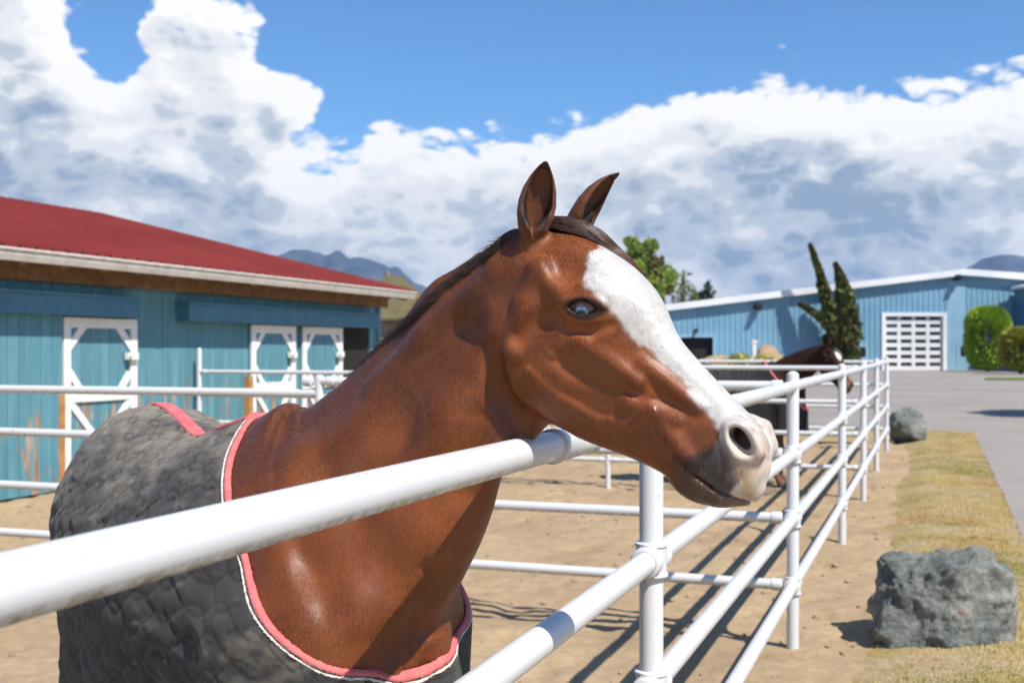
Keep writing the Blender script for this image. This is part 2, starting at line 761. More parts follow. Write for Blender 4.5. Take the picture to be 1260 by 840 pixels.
grid_patch('paddock_dirt', -3.0, 20.6, -9.6, .15, .04, .04, M_DIRT, dirt_z)
grid_patch('far_dirt', 20.6, 50, -30, -7.0, .8, .8, M_DIRT, lambda x, y, u, v: -.02 + 0 * x)
grid_patch('barn_dirt', -6, 20.58, -30, -9.6, 1.2, 1.2, M_DIRT, lambda x, y, u, v: -.02 + 0 * x)


def verge_z(x, y, u, v):
    p = np.stack([x, y, np.zeros_like(x)], 1)
    k = np.clip(np.minimum(.62 - v, 23.6 - u) / .3, 0, 1)
    e = np.clip((v + .60 + .16 * fbm(p, 1.1, 3, 68)) / .50, 0, 1)
    return -.055 + .085 * e + .025 * k * e + .030 * fbm(p, 1.4, 3, 61) * e + .012 * fbm(p, 7, 3, 65)


grid_patch('grass_verge', -3.0, 24.0, -.70, .70, .06, .06, M_GRND, verge_z)
grid_patch('far_grass_verge', 20.6, 24.0, -7.0, -.70, .10, .10, M_GRND, lambda x, y, u, v: .012 + .02 * fbm(np.stack([x, y, 0 * x], 1), 2, 2, 66))
grid_patch('asphalt_drive', -6, 130, .62, 60, 4, 1.2, M_ASPH, lambda x, y, u, v: 0 * x + .004)
grid_patch('asphalt_yard', 23.9, 130, -45, .90, 4, 1.5, M_ASPH, lambda x, y, u, v: 0 * x + .002)

# clods and stones kicked up in the paddock
def scatter_clods(n, u0, u1, v0, v1, smin_, smax_, name, m, zf, seed):
    r = np.random.default_rng(seed)
    u = u0 + (u1 - u0) * r.random(n) ** 1.6
    v = v0 + (v1 - v0) * r.random(n)
    s = smin_ + (smax_ - smin_) * r.random(n) ** 3
    x = FENCE_DIR.x * u + FENCE_PERP.x * v
    y = FENCE_DIR.y * u + FENCE_PERP.y * v
    z = zf(x, y, u, v)
    base = np.array([[1, 0, 0], [0, 1, 0], [-1, 0, 0], [0, -1, 0], [0, 0, 1], [0, 0, -1.]])
    fc = np.array([[0, 1, 4], [1, 2, 4], [2, 3, 4], [3, 0, 4], [1, 0, 5], [2, 1, 5], [3, 2, 5], [0, 3, 5]])
    P = base[None] * (.6 + .8 * r.random((n, 6, 1))) * s[:, None, None] * np.array([1, 1, .6])
    a = r.random(n) * 6.28
    ca, sa = np.cos(a)[:, None], np.sin(a)[:, None]
    P = np.stack([P[..., 0] * ca - P[..., 1] * sa, P[..., 0] * sa + P[..., 1] * ca, P[..., 2]], -1)
    P += np.stack([x, y, z + s * .25], 1)[:, None]
    F_ = (fc[None] + (np.arange(n) * 6)[:, None, None]).reshape(-1, 3)
    o = obj(name, new_mesh(name, P.reshape(-1, 3), F_, m, True))
    kind(o, 'stuff')
    tag(o, 'crumbly tan dirt clods scattered over the paddock floor', 'dirt clods')
    return o


scatter_clods(3600, 1.5, 20, -8.8, .2, .004, .030, 'dirt_clods', varied('clod', (.40, .29, .18), (.30, .21, .13), 3, .95, 60, .5), dirt_z, 5)

# dry grass of the verge
def grass(name, n, u0, u1, v0, v1, zf, label, seed, upow=1.5):
    r = np.random.default_rng(seed)
    u = u0 + (u1 - u0) * r.random(n) ** upow
    v = v0 + (v1 - v0) * r.random(n)
    x = FENCE_DIR.x * u + FENCE_PERP.x * v
    y = FENCE_DIR.y * u + FENCE_PERP.y * v
    p = np.stack([x, y, 0 * x], 1)
    dens = .9 * fbm(p, 1.7, 4, 71) + .55 * np.clip((v + .22) / .45, -1, 1) + .10
    k = dens > r.random(n) * 1.15 - .06
    u, v, x, y, p = u[k], v[k], x[k], y[k], p[k]
    n = len(u)
    z = zf(x, y, u, v)
    h = (.006 + .020 * r.random(n) ** 2)
    a = r.random(n) * 6.28
    w = .0022 + .002 * r.random(n)
    lean = (r.random((n, 2)) - .5) * 1.5 * h[:, None]
    dx, dy = np.cos(a) * w, np.sin(a) * w
    P = np.stack([np.stack([x - dx, y - dy, z - .004], 1), np.stack([x + dx, y + dy, z - .004], 1),
                  np.stack([x + lean[:, 0], y + lean[:, 1], z + h], 1)], 1)
    F_ = np.arange(n * 3).reshape(-1, 3)
    tone = fbm(p, .9, 3, 77) + .25 * (r.random(n) - .5)
    tone2 = fbm(p, 2.2, 2, 79)
    c = np.where((tone > .2)[:, None], np.array([[.27, .26, .06]]), np.where((tone2 > .18)[:, None], np.array([[.44, .235, .07]]), np.array([[.50, .385, .15]])))
    c = c * (.75 + .5 * r.random((n, 1)))
    me = new_mesh(name, P.reshape(-1, 3), F_, M_BLADE)
    set_color(me, np.repeat(c, 3, 0))
    o = kind(obj(name, me), 'stuff')
    tag(o, label, 'grass')


M_BLADE, nt, b = mat('grass_blade', (.3, .3, .1), 0.7, 0.25)
at = nt.nodes.new('ShaderNodeVertexColor')
at.layer_name = 'Col'
nt.links.new(at.outputs[0], b.inputs['Base Color'])
b.inputs['Transmission Weight'].default_value = 0.0
grass('dry_grass', 190000, 4.5, 24.0, -.62, .70, verge_z, 'patchy dry yellow and rust grass along the drive beside the fence', 15)
grass('far_grass', 16000, 20.6, 24.0, -5.5, -.34, lambda x, y, u, v: .014 + 0 * x, 'yellow grass strip beyond the last paddock fence', 16, 1.0)

# ------------------------------------------------------------------ white pipe fences
M_PIPE, nt, b = mat('white_pipe_paint', (.8, .8, .8), 0.32, 0.45)
pos = world_pos(nt)
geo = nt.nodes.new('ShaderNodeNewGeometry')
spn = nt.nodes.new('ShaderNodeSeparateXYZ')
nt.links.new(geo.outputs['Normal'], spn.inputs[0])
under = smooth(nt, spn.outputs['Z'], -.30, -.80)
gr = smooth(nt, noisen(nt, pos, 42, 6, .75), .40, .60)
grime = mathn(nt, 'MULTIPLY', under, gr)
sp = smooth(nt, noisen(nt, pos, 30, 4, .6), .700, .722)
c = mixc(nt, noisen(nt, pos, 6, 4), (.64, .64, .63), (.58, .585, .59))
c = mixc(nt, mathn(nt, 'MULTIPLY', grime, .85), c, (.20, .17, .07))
c = mixc(nt, mathn(nt, 'MULTIPLY', sp, .75), c, (.16, .10, .07))
nt.links.new(c, b.inputs['Base Color'])
nt.links.new(smooth(nt, noisen(nt, pos, 12, 4), .3, .7, .26, .42), b.inputs['Roughness'])
bump(nt, b, noisen(nt, pos, 130, 3), .05, .002)

POST_R, RAIL_R = .0325, .0300
RAIL_Z = (1.402, 1.035, .690, .330)
POSTS = (-0.35, 3.08, 6.41, 9.95, 13.00, 15.95, 19.45)
FV = -.72


def post(name, p, h, parent, r=POST_R, sink=.05, seg=24):
    mb = MB()
    pts = [(p.x, p.y, -sink), (p.x, p.y, h - .018)]
    rad = [r, r]
    for a in (20, 40, 60, 78, 88):
        pts.append((p.x, p.y, h - .018 + r * .75 * math.sin(R(a))))
        rad.append(r * math.cos(R(a)))
    mb.tube([rel(parent, q) for q in pts], rad, seg)
    return mb.build(name, M_PIPE, parent, auto=50)


def rail(p, q, parent, r=RAIL_R, bow=0.0, seg=28):
    mb = MB()
    n = 9
    pts = []
    for i in range(n):
        t = i / (n - 1)
        w = p.lerp(q, t)
        w.z += bow * 4 * t * (1 - t)
        pts.append(rel(parent, w))
    mb.tube(pts, r, seg)
    return mb.build('rail', M_PIPE, parent, auto=50)


def collar(p, q, parent, r, bead=True):
    """sleeve from p to q with a rolled lip at both ends"""
    mb = MB()
    d = (q - p).normalized()
    L = (q - p).length
    prof = [(0, .80), (.001, 1.0), (.004, 1.09), (.011, 1.09), (.014, 1.0), (L - .014, 1.0), (L - .011, 1.09), (L - .004, 1.09), (L - .001, 1.0), (L, .8)]
    mb.tube([rel(parent, p + d * a) for a, _ in prof], [r * k for _, k in prof], 28, caps=False)
    return mb.build('collar', M_PIPE, parent, auto=50)


def end_cap(p, d, parent, r=RAIL_R):
    mb = MB()
    prof = [(-.056, .90), (-.055, 1.16), (-.048, 1.20), (-.006, 1.20), (.0, 1.14), (.004, .8), (.005, .05)]
    mb.tube([rel(parent, p + d * a) for a, _ in prof], [r * k for _, k in prof], 24)
    return mb.build('end_cap', M_PIPE, parent, auto=50)


main = empty('pipe_fence', uv(POSTS[1], FV))
tag(main, 'long white four-rail pipe fence running from the horse along the grass verge', 'fence')
for i, u in enumerate(POSTS):
    pb = uv(u, FV)
    if i > 0:
        po = post('post', pb, 1.478, main)
        for k, z in enumerate(RAIL_Z):
            if i == 1 or k:
                c1 = pb.copy(); c1.z = z - .048
                c2 = pb.copy(); c2.z = z + .048
                col_ = collar(c1, c2, main, POST_R * 1.28)
                for sg in (-1, 1):
                    a = pb + FENCE_DIR * sg * .030
                    bq = pb + FENCE_DIR * sg * .078
                    a.z = bq.z = z
                    collar(a, bq, main, RAIL_R * 1.28)
    if i < len(POSTS) - 1:
        for k, z in enumerate(RAIL_Z):
            a, bq = uv(u, FV, z), uv(POSTS[i + 1], FV, z)
            if i == 0:
                a = uv(.15, FV, z - (.004 if k == 0 else 0))
            rail(a, bq, main, bow=.007 if (i == 0 and k == 0) else random.uniform(-.003, .003))
# sleeve joint in the near top rail beside the horse's throat
pa, pb2 = uv(2.21, FV, RAIL_Z[0] + .004), uv(2.48, FV, RAIL_Z[0] + .003)
collar(pa, pb2, main, RAIL_R * 1.10)


def cross_fence(u, v_from, v_posts, zs, label, group=None, r=RAIL_R * .93, left=None, ends=True):
    """fence running from the long fence towards the barn"""
    root = empty('cross_fence', uv(u, v_posts[0]))
    tag(root, label, 'fence', group)
    prev = v_from
    for i, v in enumerate(v_posts):
        pb = uv(u, v)
        post('post', pb, 1.44 if i < len(v_posts) - 1 or len(v_posts) == 1 else 1.62, root, r=.030)
        zz = zs if (left is None or i == 0) else left
        for z in zz:
            a, bq = uv(u, prev, z), uv(u, v, z)
            rail(a, bq, root, r=r, bow=random.uniform(-.004, .002))
            if i == 0:
                end_cap(a, FENCE_PERP, root, r)
            end_cap(uv(u, v + .055, z), -FENCE_PERP, root, r)
            if i + 1 < len(v_posts):
                end_cap(uv(u, v - .055, z), FENCE_PERP, root, r)
        prev = v
    return root


Z2L = (1.325, 1.03, .66, .33)
cross_fence(POSTS[2], FV - .055, (-3.61, -6.3, -8.9), RAIL_Z, 'white pipe cross fence directly behind the chestnut horse reaching toward the barn', left=Z2L)
cross_fence(POSTS[4], FV - .055, (-3.55, -6.4, -9.12), RAIL_Z, 'white pipe cross fence in front of the dark brown horse', left=(1.31, 1.01, .65, .33), r=.0265)
cross_fence(POSTS[6], FV - .055, (-3.6, -6.4, -9.0), RAIL_Z, 'white pipe cross fence closing the far paddock behind the dark brown horse')
# ------------------------------------------------------------------ blue barn with the red roof
M_BLUE, nt, b = mat('blue_board_paint', (.1, .3, .38), 0.72, 0.3)
pos = world_pos(nt)
mp = nt.nodes.new('ShaderNodeMapping')
mp.inputs['Scale'].default_value = (3.0, 3.0, .35)
nt.links.new(pos, mp.inputs['Vector'])
f1 = smooth(nt, noisen(nt, mp.outputs[0], 3.0, 6, .6), .35, .68)
c = mixc(nt, f1, (.088, .232, .285), (.120, .285, .335))
k = mathn(nt, 'ADD', mathn(nt, 'MULTIPLY', rnd(nt), .16), .92)
vs = nt.nodes.new('ShaderNodeVectorMath')
vs.operation = 'SCALE'
nt.links.new(c, vs.inputs[0])
nt.links.new(k, vs.inputs[3])
sz = nt.nodes.new('ShaderNodeSeparateXYZ')
nt.links.new(pos, sz.inputs[0])
lowz = smooth(nt, sz.outputs['Z'], 1.45, .75)
mp2 = nt.nodes.new('ShaderNodeMapping')
mp2.inputs['Scale'].default_value = (7.0, 7.0, 1.3)
nt.links.new(pos, mp2.inputs['Vector'])
chip = smooth(nt, mathn(nt, 'ADD', noisen(nt, mp2.outputs[0], 1.0, 7, .65), mathn(nt, 'MULTIPLY', lowz, .08)), .615, .645)
chip = mathn(nt, 'MULTIPLY', chip, lowz)
c = mixc(nt, chip, vs.outputs[0], mixc(nt, f1, (.26, .13, .07), (.46, .36, .27)))
nt.links.new(c, b.inputs['Base Color'])
bump(nt, b, mathn(nt, 'ADD', f1, mathn(nt, 'MULTIPLY', chip, -1.0)), .25, .004)
M_DBLUE = varied('dark_blue_trim_paint', (.050, .165, .255), (.064, .200, .290), 3, .6, 40, .1)
M_WTRIM = varied('white_trim_paint', (.78, .77, .74), (.66, .63, .58), 9, .6, 60, .15, lo=.5, hi=.75)
M_WOOD = varied('raw_timber', (.30, .165, .075), (.19, .10, .045), 8, .8, 50, .2, perobj=.3)
M_OCH = varied('ochre_post', (.48, .24, .08), (.36, .17, .06), 8, .8)
M_RED, nt, b = mat('red_roof_metal', (.35, .035, .035), 0.55, 0.3)
pos = world_pos(nt)
c = mixc(nt, smooth(nt, noisen(nt, pos, .8, 5), .3, .7), (.160, .017, .012), (.205, .026, .017))
nt.links.new(c, b.inputs['Base Color'])
M_GUT = varied('white_gutter', (.66, .63, .56), (.56, .51, .44), 5, .5)
M_DARK = varied('dark_interior', (.012, .011, .010), (.02, .018, .016), 3, .9)  # near-black standing in for unlit insides; also colours the lamp housings

BV = -9.25                     # wall plane
U0, U1 = 3.0, 18.50            # wall ends along the fence direction
EAVE_V, EAVE_Z = -8.75, 2.565
RIDGE_V, RIDGE_Z = -15.5, 4.20
RU1 = 18.78
barn = empty('barn', uv(U1, BV))
tag(barn, 'blue board barn with red metal roof, white gutter and white trimmed doors', 'barn')


def bx(name, u0, u1, v0, v1, z0, z1, m, parent, root):
    mb = MB()
    o = uv(u0, v0, z0) - root.location
    mb.box(o, FENCE_DIR * (u1 - u0), FENCE_PERP * (v1 - v0), Vector((0, 0, z1 - z0)))
    return mb.build(name, m, parent)


wall = bx('wall', U0, U1, BV - .12, BV - .022, -.2, 2.62, M_DBLUE, barn, barn)
# vertical boards
bw = .165
OPEN = (17.18, 18.15)          # dark doorway at the far end
mbb = MB()
o_ = Vector((0, 0, 0))
mbb.box(o_, FENCE_DIR * (bw - .006), FENCE_PERP * .022, Vector((0, 0, 2.66)))
board_me = new_mesh('board', mbb.v, mbb.f, M_BLUE)
n = int((U1 - U0) / bw)
for i in range(n):
    u = U0 + i * bw
    if u + bw > OPEN[0] and u < OPEN[1]:
        bx('board', u, u + bw - .006, BV - .022, BV, 2.02, 2.60, M_BLUE, barn, barn)
        continue
    o = obj('board', board_me, barn, uv(u, BV - .022 + random.uniform(-.004, .004), -.08) - barn.location)
dk = bx('doorway', OPEN[0] + .02, OPEN[1], BV - .021, BV - .012, -.1, 2.0, M_DARK, barn, barn)  # flat near-black sheet on the wall stands in for the shaded opening
bx('end_wall', U1, U1 + .10, -21.7, BV, -.2, 2.62, M_BLUE, barn, barn)
# gable triangle at the far end
mb = MB()
q = [uv(U1 + .02, BV, 2.60), uv(U1 + .02, -21.7, 2.60), uv(U1 + .02, RIDGE_V, RIDGE_Z - .1)]
mb.add([p - barn.location for p in q] + [p + FENCE_DIR * .08 - barn.location for p in q], [(0, 2, 1), (3, 4, 5), (0, 3, 5, 2), (2, 5, 4, 1), (1, 4, 3, 0)])
mb.build('gable', M_BLUE, barn)

# roof: ribbed sheets, each its own panel
slope = Vector(uv(0, RIDGE_V, RIDGE_Z) - uv(0, EAVE_V, EAVE_Z))
sl_len = slope.length
sl = slope.normalized()
nrm = FENCE_DIR.cross(sl)
if nrm.z < 0:
    nrm = -nrm
panel_w, ribs = .92, 4


def roof_panel_mesh(down):
    prof = []
    pitch = panel_w / ribs
    for r_ in range(ribs):
        x0 = r_ * pitch
        prof += [(x0, 0), (x0 + pitch * .45, 0), (x0 + pitch * .62, .055), (x0 + pitch * .80, .055)]
    prof.append((panel_w - .002, 0))
    V_, Fc = [], []
    steps = [(-.10), sl_len]
    for layer in (0, -.004):
        for s_ in steps:
            for x, h in prof:
                V_.append(FENCE_DIR * x + down * s_ + nrm_of(down) * (h + layer))
    m = len(prof)
    for i in range(m - 1):
        Fc.append((i, i + 1, m + i + 1, m + i))
        Fc.append((2 * m + i + 1, 2 * m + i, 3 * m + i, 3 * m + i + 1))
        Fc.append((i + 1, i, 2 * m + i, 2 * m + i + 1))
    return new_mesh('roof_panel', [tuple(v) for v in V_], Fc, M_RED)


def nrm_of(d):
    k = FENCE_DIR.cross(d)
    return k if k.z > 0 else -k


rp = roof_panel_mesh(sl)
u = 2.4
roof = empty('roof', uv(2.4, EAVE_V, EAVE_Z) - barn.location, barn)
rroot = uv(2.4, EAVE_V, EAVE_Z)
npan = int((RU1 - 2.4) / panel_w)
for i in range(npan + 1):
    o = obj('roof_panel', rp, roof, uv(RU1 - panel_w * (i + 1), EAVE_V, EAVE_Z + .052 + random.uniform(0, .004)) - rroot)
sl2 = Vector((uv(0, RIDGE_V, RIDGE_Z) - uv(0, 2 * RIDGE_V - EAVE_V, EAVE_Z))).normalized()
rp2 = roof_panel_mesh(sl2)
for i in range(npan + 1):
    obj('roof_panel', rp2, roof, uv(RU1 - panel_w * (i + 1), 2 * RIDGE_V - EAVE_V, EAVE_Z + .052) - rroot)
# ridge cap, rake trim
mb = MB()
for s_ in (-1, 1):
    o = uv(2.3, RIDGE_V, RIDGE_Z + .095)
    d = -sl if s_ > 0 else -sl2
    mb.box(o - rroot, FENCE_DIR * (RU1 - 2.25), d * .16, Vector((0, 0, -.006)))
mb.build('ridge_cap', M_RED, roof)
mb = MB()
for d, v in ((sl, EAVE_V), (sl2, 2 * RIDGE_V - EAVE_V)):
    mb.box(uv(RU1 - .03, v, EAVE_Z - .06) - rroot - d * .05, FENCE_DIR * .04, d * (sl_len + .03), Vector((0, 0, .15)))
mb.build('rake_trim', M_WTRIM, roof)
# soffit boards, rafters, fascia and gutter
for i in range(int((RU1 - 2.6) / .61)):
    uu = RU1 - .12 - i * .61
    mb = MB()
    mb.box(uv(uu, EAVE_V - .02, EAVE_Z - .105) - rroot, FENCE_DIR * -.09, sl * .95, Vector((0, 0, .125)))
    mb.build('rafter', M_WOOD, roof)
mb = MB()
mb.box(uv(2.4, BV + .03, 2.345) - rroot, FENCE_DIR * (RU1 - 2.5), FENCE_PERP * .08, Vector((0, 0, .19)))
mb.build('eave_beam', M_WOOD, roof)
mb = MB()
mb.box(uv(2.4, EAVE_V - .012, EAVE_Z + .040) - rroot, FENCE_DIR * (RU1 - 2.45), sl * 1.0, nrm_of(sl) * .012)
mb.build('soffit', M_WOOD, roof)
gp_ = [(0, -.075), (0, .060), (-.008, .060), (-.008, -.067), (.075, -.067), (.092, -.02), (.098, .045), (.112, .045), (.112, .060), (.088, .060), (.082, -.015), (.068, -.075)]
gp_ = [(.0, .055), (.0, -.070), (.070, -.070), (.095, -.010), (.095, .035), (.118, .035), (.118, .058), (.082, .058), (.082, -.005), (.062, -.058), (.010, -.058), (.010, .055)]
V_ = []
for uu in (2.4, RU1 + .02):
    V_ += [uv(uu, EAVE_V + a, EAVE_Z + z_) - rroot for a, z_ in gp_]
m_ = len(gp_)
Fc = [(i, (i + 1) % m_, m_ + (i + 1) % m_, m_ + i) for i in range(m_)] + [tuple(range(m_, 2 * m_)), tuple(reversed(range(m_)))]
gut = obj('gutter', new_mesh('gutter', V_, Fc, M_GUT), barn, rroot - barn.location)

# sliding-door track covers
def header(u0, u1, z0, z1, name='track_cover'):
    h = bx(name, u0, u1, BV + .002, BV + .20, z0, z1, M_DBLUE, barn, barn)
    bx('track_shelf', u0 - .02, u1 + .02, BV + .001, BV + .23, z1 + .001, z1 + .03, M_DBLUE, barn, barn)
    return h


header(4.2, 11.70, 1.985, 2.20)
header(12.68, 18.10, 1.97, 2.19)


def stable_door(u0, u1, ztop, label, parent):
    """white framed split door with corner braces"""
    root = empty('stable_door', uv(u0, BV) - barn.location, barn)
    og = uv(u0, BV)
    w = u1 - u0
    # leaf boards
    nb2 = max(3, int(w / .16))
    for i in range(nb2):
        mb = MB()
        mb.box(uv(u0 + i * w / nb2, BV + .006, .04) - og, FENCE_DIR * (w / nb2 - .008), FENCE_PERP * .03, Vector((0, 0, ztop - .06)))
        mb.build('board', M_BLUE, root)

    def piece(a, z0, b_, z1, wd, proud=.028, nm='frame'):
        A_, B_ = Vector((a, z0)), Vector((b_, z1))
        d = (B_ - A_).normalized()
        nn = Vector((-d.y, d.x)) * wd / 2
        pts = [A_ + nn, A_ - nn, B_ - nn, B_ + nn]
        lo_ = [uv(u0 + p.x, BV + .037, p.y) - og for p in pts]
        hi_ = [q_ + FENCE_PERP * proud for q_ in lo_]
        mb = MB()
        mb.add(lo_ + hi_, [(0, 1, 2, 3), (7, 6, 5, 4), (0, 4, 5, 1), (1, 5, 6, 2), (2, 6, 7, 3), (3, 7, 4, 0)])
        bm_ = mb.build(nm, M_WTRIM, root)
        return bm_
    t = .115
    zm = 1.06
    for x in (t / 2, w - t / 2):
        piece(x, .06, x, ztop, t)
    piece(t, ztop - t / 2, w - t, ztop - t / 2, t)
    piece(t, zm, w - t, zm, .12)
    piece(t, .12, w - t, .12, t)
    for sg, x in ((1, t), (-1, w - t)):
        piece(x - sg * .04, ztop - .36, x + sg * .26, ztop - .055, .09, .022, 'corner_brace')
        piece(x - sg * .04, zm + .32, x + sg * .22, zm + .02, .09, .022, 'corner_brace')
        piece(x - sg * .04, zm - .02, x + sg * (w / 2 - t - .02), .50, .085, .022, 'cross_brace')
    mb = MB()
    c0 = uv(u0 + w - .24, BV + .066, 1.48) - og
    mb.box(c0, FENCE_DIR * .20, FENCE_PERP * .05, Vector((0, 0, .085)))
    mb.tube([c0 + Vector((0, 0, .04)) + FENCE_PERP * .05 + FENCE_DIR * .03, c0 + Vector((0, 0, .04)) + FENCE_PERP * .10 + FENCE_DIR * .03], .025, 10)
    mb.build('latch', M_WTRIM, root)
    root['label'] = label
    return root


stable_door(10.54, 11.82, 1.965, 'white braced half door under the near track cover', barn)
stable_door(14.36, 15.58, 1.955, 'white braced half door beside the ochre post', barn)
stable_door(15.80, 17.08, 1.955, 'white braced half door beside the dark doorway', barn)
# sliding leaf of plain boards at the left of the near door
for i in range(25):
    mb = MB()
    mb.box(uv(6.40 + i * .164, BV + .03, .03) - barn.location, FENCE_DIR * .156, FENCE_PERP * .05, Vector((0, 0, 1.98)))
    mb.build('sliding_door_board', M_BLUE, barn)
bx('door_post', 14.255, 14.352, BV + .002, BV + .09, -.1, 1.22, M_OCH, barn, barn)
bx('door_post', 10.44, 10.532, BV + .002, BV + .09, -.1, 1.10, M_OCH, barn, barn)

# small mossy roofed shed far behind the barn
sh = empty('shed', P3(480, 430, 62))
sh.location.z = 0
tag(sh, 'small shed with mossy brown gable roof beyond the red barn', 'shed')
M_MOSS = varied('mossy_shingle', (.095, .085, .035), (.15, .11, .055), 1.5, .9, 20, .3)
M_SHED = varied('weathered_board', (.24, .19, .13), (.16, .12, .08), 2, .9)
mb = MB()
mb.box((-2.4, -2.5, -.2), (5.2, 0, 0), (0, 5, 0), (0, 0, 3.5))
mb.build('wall', M_SHED, sh)
for sg in (-1, 1):
    mb = MB()
    mb.add([(-.15, 0, 5.55), (-2.9 + 8.2 * 0, -3.0 * 1, 3.2), (3.2, -3.0, 3.2), (.6, 0, 5.5)] if sg < 0 else [(-.15, 0, 5.55), (.6, 0, 5.5), (3.2, 3.0, 3.2), (-2.9, 3.0, 3.2)], [(0, 1, 2, 3)])
    mb.v += [tuple(Vector(v) - Vector((0, 0, .12))) for v in mb.v]
    mb.f = [(0, 1, 2, 3), (7, 6, 5, 4), (0, 4, 5, 1), (1, 5, 6, 2), (2, 6, 7, 3), (3, 7, 4, 0)]
    mb.build('roof', M_MOSS, sh)
mb = MB()
mb.add([(-.15, 0, 5.5), (-2.85, -2.9, 3.2), (-2.85, 2.9, 3.2)], [(0, 1, 2)])
mb.add([(.6, 0, 5.45), (3.15, -2.9, 3.2), (3.15, 2.9, 3.2)], [(0, 2, 1)])
mb.build('hip', M_MOSS, sh)
mb = MB()
mb.tube([(-.15, 0, 5.45), (-.15, 0, 5.8)], [.16, .10], 8)
mb.build('vent_cap', M_SHED, sh)

# ------------------------------------------------------------------ blue metal riding hall
AD = 91.0                              # distance of its gable wall
M_STEEL, nt, b = mat('blue_steel_cladding', (.13, .30, .45), 0.5, 0.4)
pos = world_pos(nt)
c = mixc(nt, smooth(nt, noisen(nt, pos, .5, 5), .3, .7), (.145, .295, .410), (.185, .350, .465))
nt.links.new(c, b.inputs['Base Color'])
M_STEEL2 = varied('pale_steel_panel', (.20, .35, .47), (.24, .40, .52), .6, .5)
M_FASC = varied('pale_fascia', (.74, .75, .76), (.66, .67, .68), .5, .5)
M_GLASS, nt, b = mat('dark_pane', (.012, .015, .02), 0.08, 0.5)
hall = empty('riding_hall', (P3(1000, 430, AD).x, AD, 0))
tag(hall, 'long blue ribbed steel riding hall with pale roof edge and paned overhead door', 'building')
HO = Vector(hall.location)


def hx(u, d=AD):
    return (u - 630) / FPX * d


def hz(v, d=AD):
    return CAM_H - (v - 430) / FPX * d


XL, XR, XP = hx(650), hx(1420), hx(1184)
ZP, ZL = hz(337), hz(337) - (XP - hx(650)) * (hz(382.5) - hz(337)) / (hx(815) - XP) * -1
slope_h = (hz(337) - hz(381)) / (XP - hx(815))


def roof_z(x):
    return ZP - slope_h * (XP - x) if x < XP else ZP - .075 * (x - XP)


# openings (x0, x1, z0, z1)
OPENS = [(hx(838), hx(877), -.2, hz(415)), (hx(1089), hx(1160), -.2, hz(389))]
V_, Fc = [], []
pitch = .42
xs = []
x = XL
while x < XR:
    for a, h in ((0, 0), (.25, 0), (.29, -.05), (.37, -.05)):
        xs.append((x + a, h))
    x += pitch
xs.sort()


def wall_strip(name, x0, x1, z0f, z1f, m, parent):
    V_, Fc = [], []
    pts = [(x0, 0)] + [(x, h) for x, h in xs if x0 + .02 < x < x1 - .02] + [(x1, 0)]
    for x, h in pts:
        V_ += [(x - HO.x, h, z0f(x)), (x - HO.x, h, z1f(x))]
    for i in range(len(pts) - 1):
        Fc.append((2 * i, 2 * i + 2, 2 * i + 3, 2 * i + 1))
    o = obj(name, new_mesh(name, V_, Fc, m), parent)
    return o


segs = sorted(OPENS)
cur = XL
for x0, x1, z0, z1 in segs + [(XR, XR, 0, 0)]:
    if x0 > cur:
        wall_strip('wall', cur, x0, lambda x: -.2, roof_z, M_STEEL, hall)
    if x1 > x0:
        wall_strip('wall', x0, x1, lambda x, z=z1: z, roof_z, M_STEEL, hall)
    cur = x1
# closed volume behind the gable wall
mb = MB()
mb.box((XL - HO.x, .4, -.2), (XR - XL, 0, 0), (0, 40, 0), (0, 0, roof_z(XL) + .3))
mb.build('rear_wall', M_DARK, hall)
for xa, xb in ((XL - .6, XP), (XP, XR)):
    mb = MB()
    za, zb = roof_z(xa) + .05, roof_z(xb) + .05
    mb.add([(xa - HO.x, -.5, za), (xb - HO.x, -.5, zb), (xb - HO.x, 42, zb), (xa - HO.x, 42, za)], [(0, 1, 2, 3)])
    mb.v += [(p[0], p[1], p[2] + .25) for p in mb.v]
    mb.f = [(3, 2, 1, 0), (4, 5, 6, 7), (0, 1, 5, 4), (1, 2, 6, 5), (2, 3, 7, 6), (3, 0, 4, 7)]
    mb.build('roof', M_FASC, hall)
    mb = MB()
    mb.add([(xa - HO.x, -.55, za - .18), (xb - HO.x, -.55, zb - .18), (xb - HO.x, -.55, zb + .32), (xa - HO.x, -.55, za + .32)], [(0, 1, 2, 3)])
    mb.v += [(p[0], p[1] + .04, p[2]) for p in mb.v]
    mb.f = [(0, 1, 2, 3), (7, 6, 5, 4), (0, 4, 5, 1), (1, 5, 6, 2), (2, 6, 7, 3), (3, 7, 4, 0)]
    mb.build('fascia', M_FASC, hall)


def hbox(name, x0, x1, y0, y1, z0, z1, m, parent):
    mb = MB()
    mb.box((x0 - HO.x, y0, z0), (x1 - x0, 0, 0), (0, y1 - y0, 0), (0, 0, z1 - z0))
    return mb.build(name, m, parent)


def frame(x0, x1, z0, z1, t, m, parent, y0=-.12, y1=.05):
    hbox('frame', x0 - t, x0, y0, y1, z0, z1, m, parent)
    hbox('frame', x1, x1 + t, y0, y1, z0, z1, m, parent)
    hbox('frame', x0 - t, x1 + t, y0, y1, z1 + .002, z1 + t, m, parent)


x0, x1, z0, z1 = OPENS[1]
frame(x0, x1, -.1, z1, .28, M_FASC, hall)
gd = empty('overhead_door', (x0 - HO.x, .10, 0), hall)
gw, gh = x1 - x0, z1


def gbox(name, a0, a1, y0, y1, c0, c1, m, parent=gd):
    mb = MB()
    mb.box((a0, y0, c0), (a1 - a0, 0, 0), (0, y1 - y0, 0), (0, 0, c1 - c0))
    return mb.build(name, m, parent)


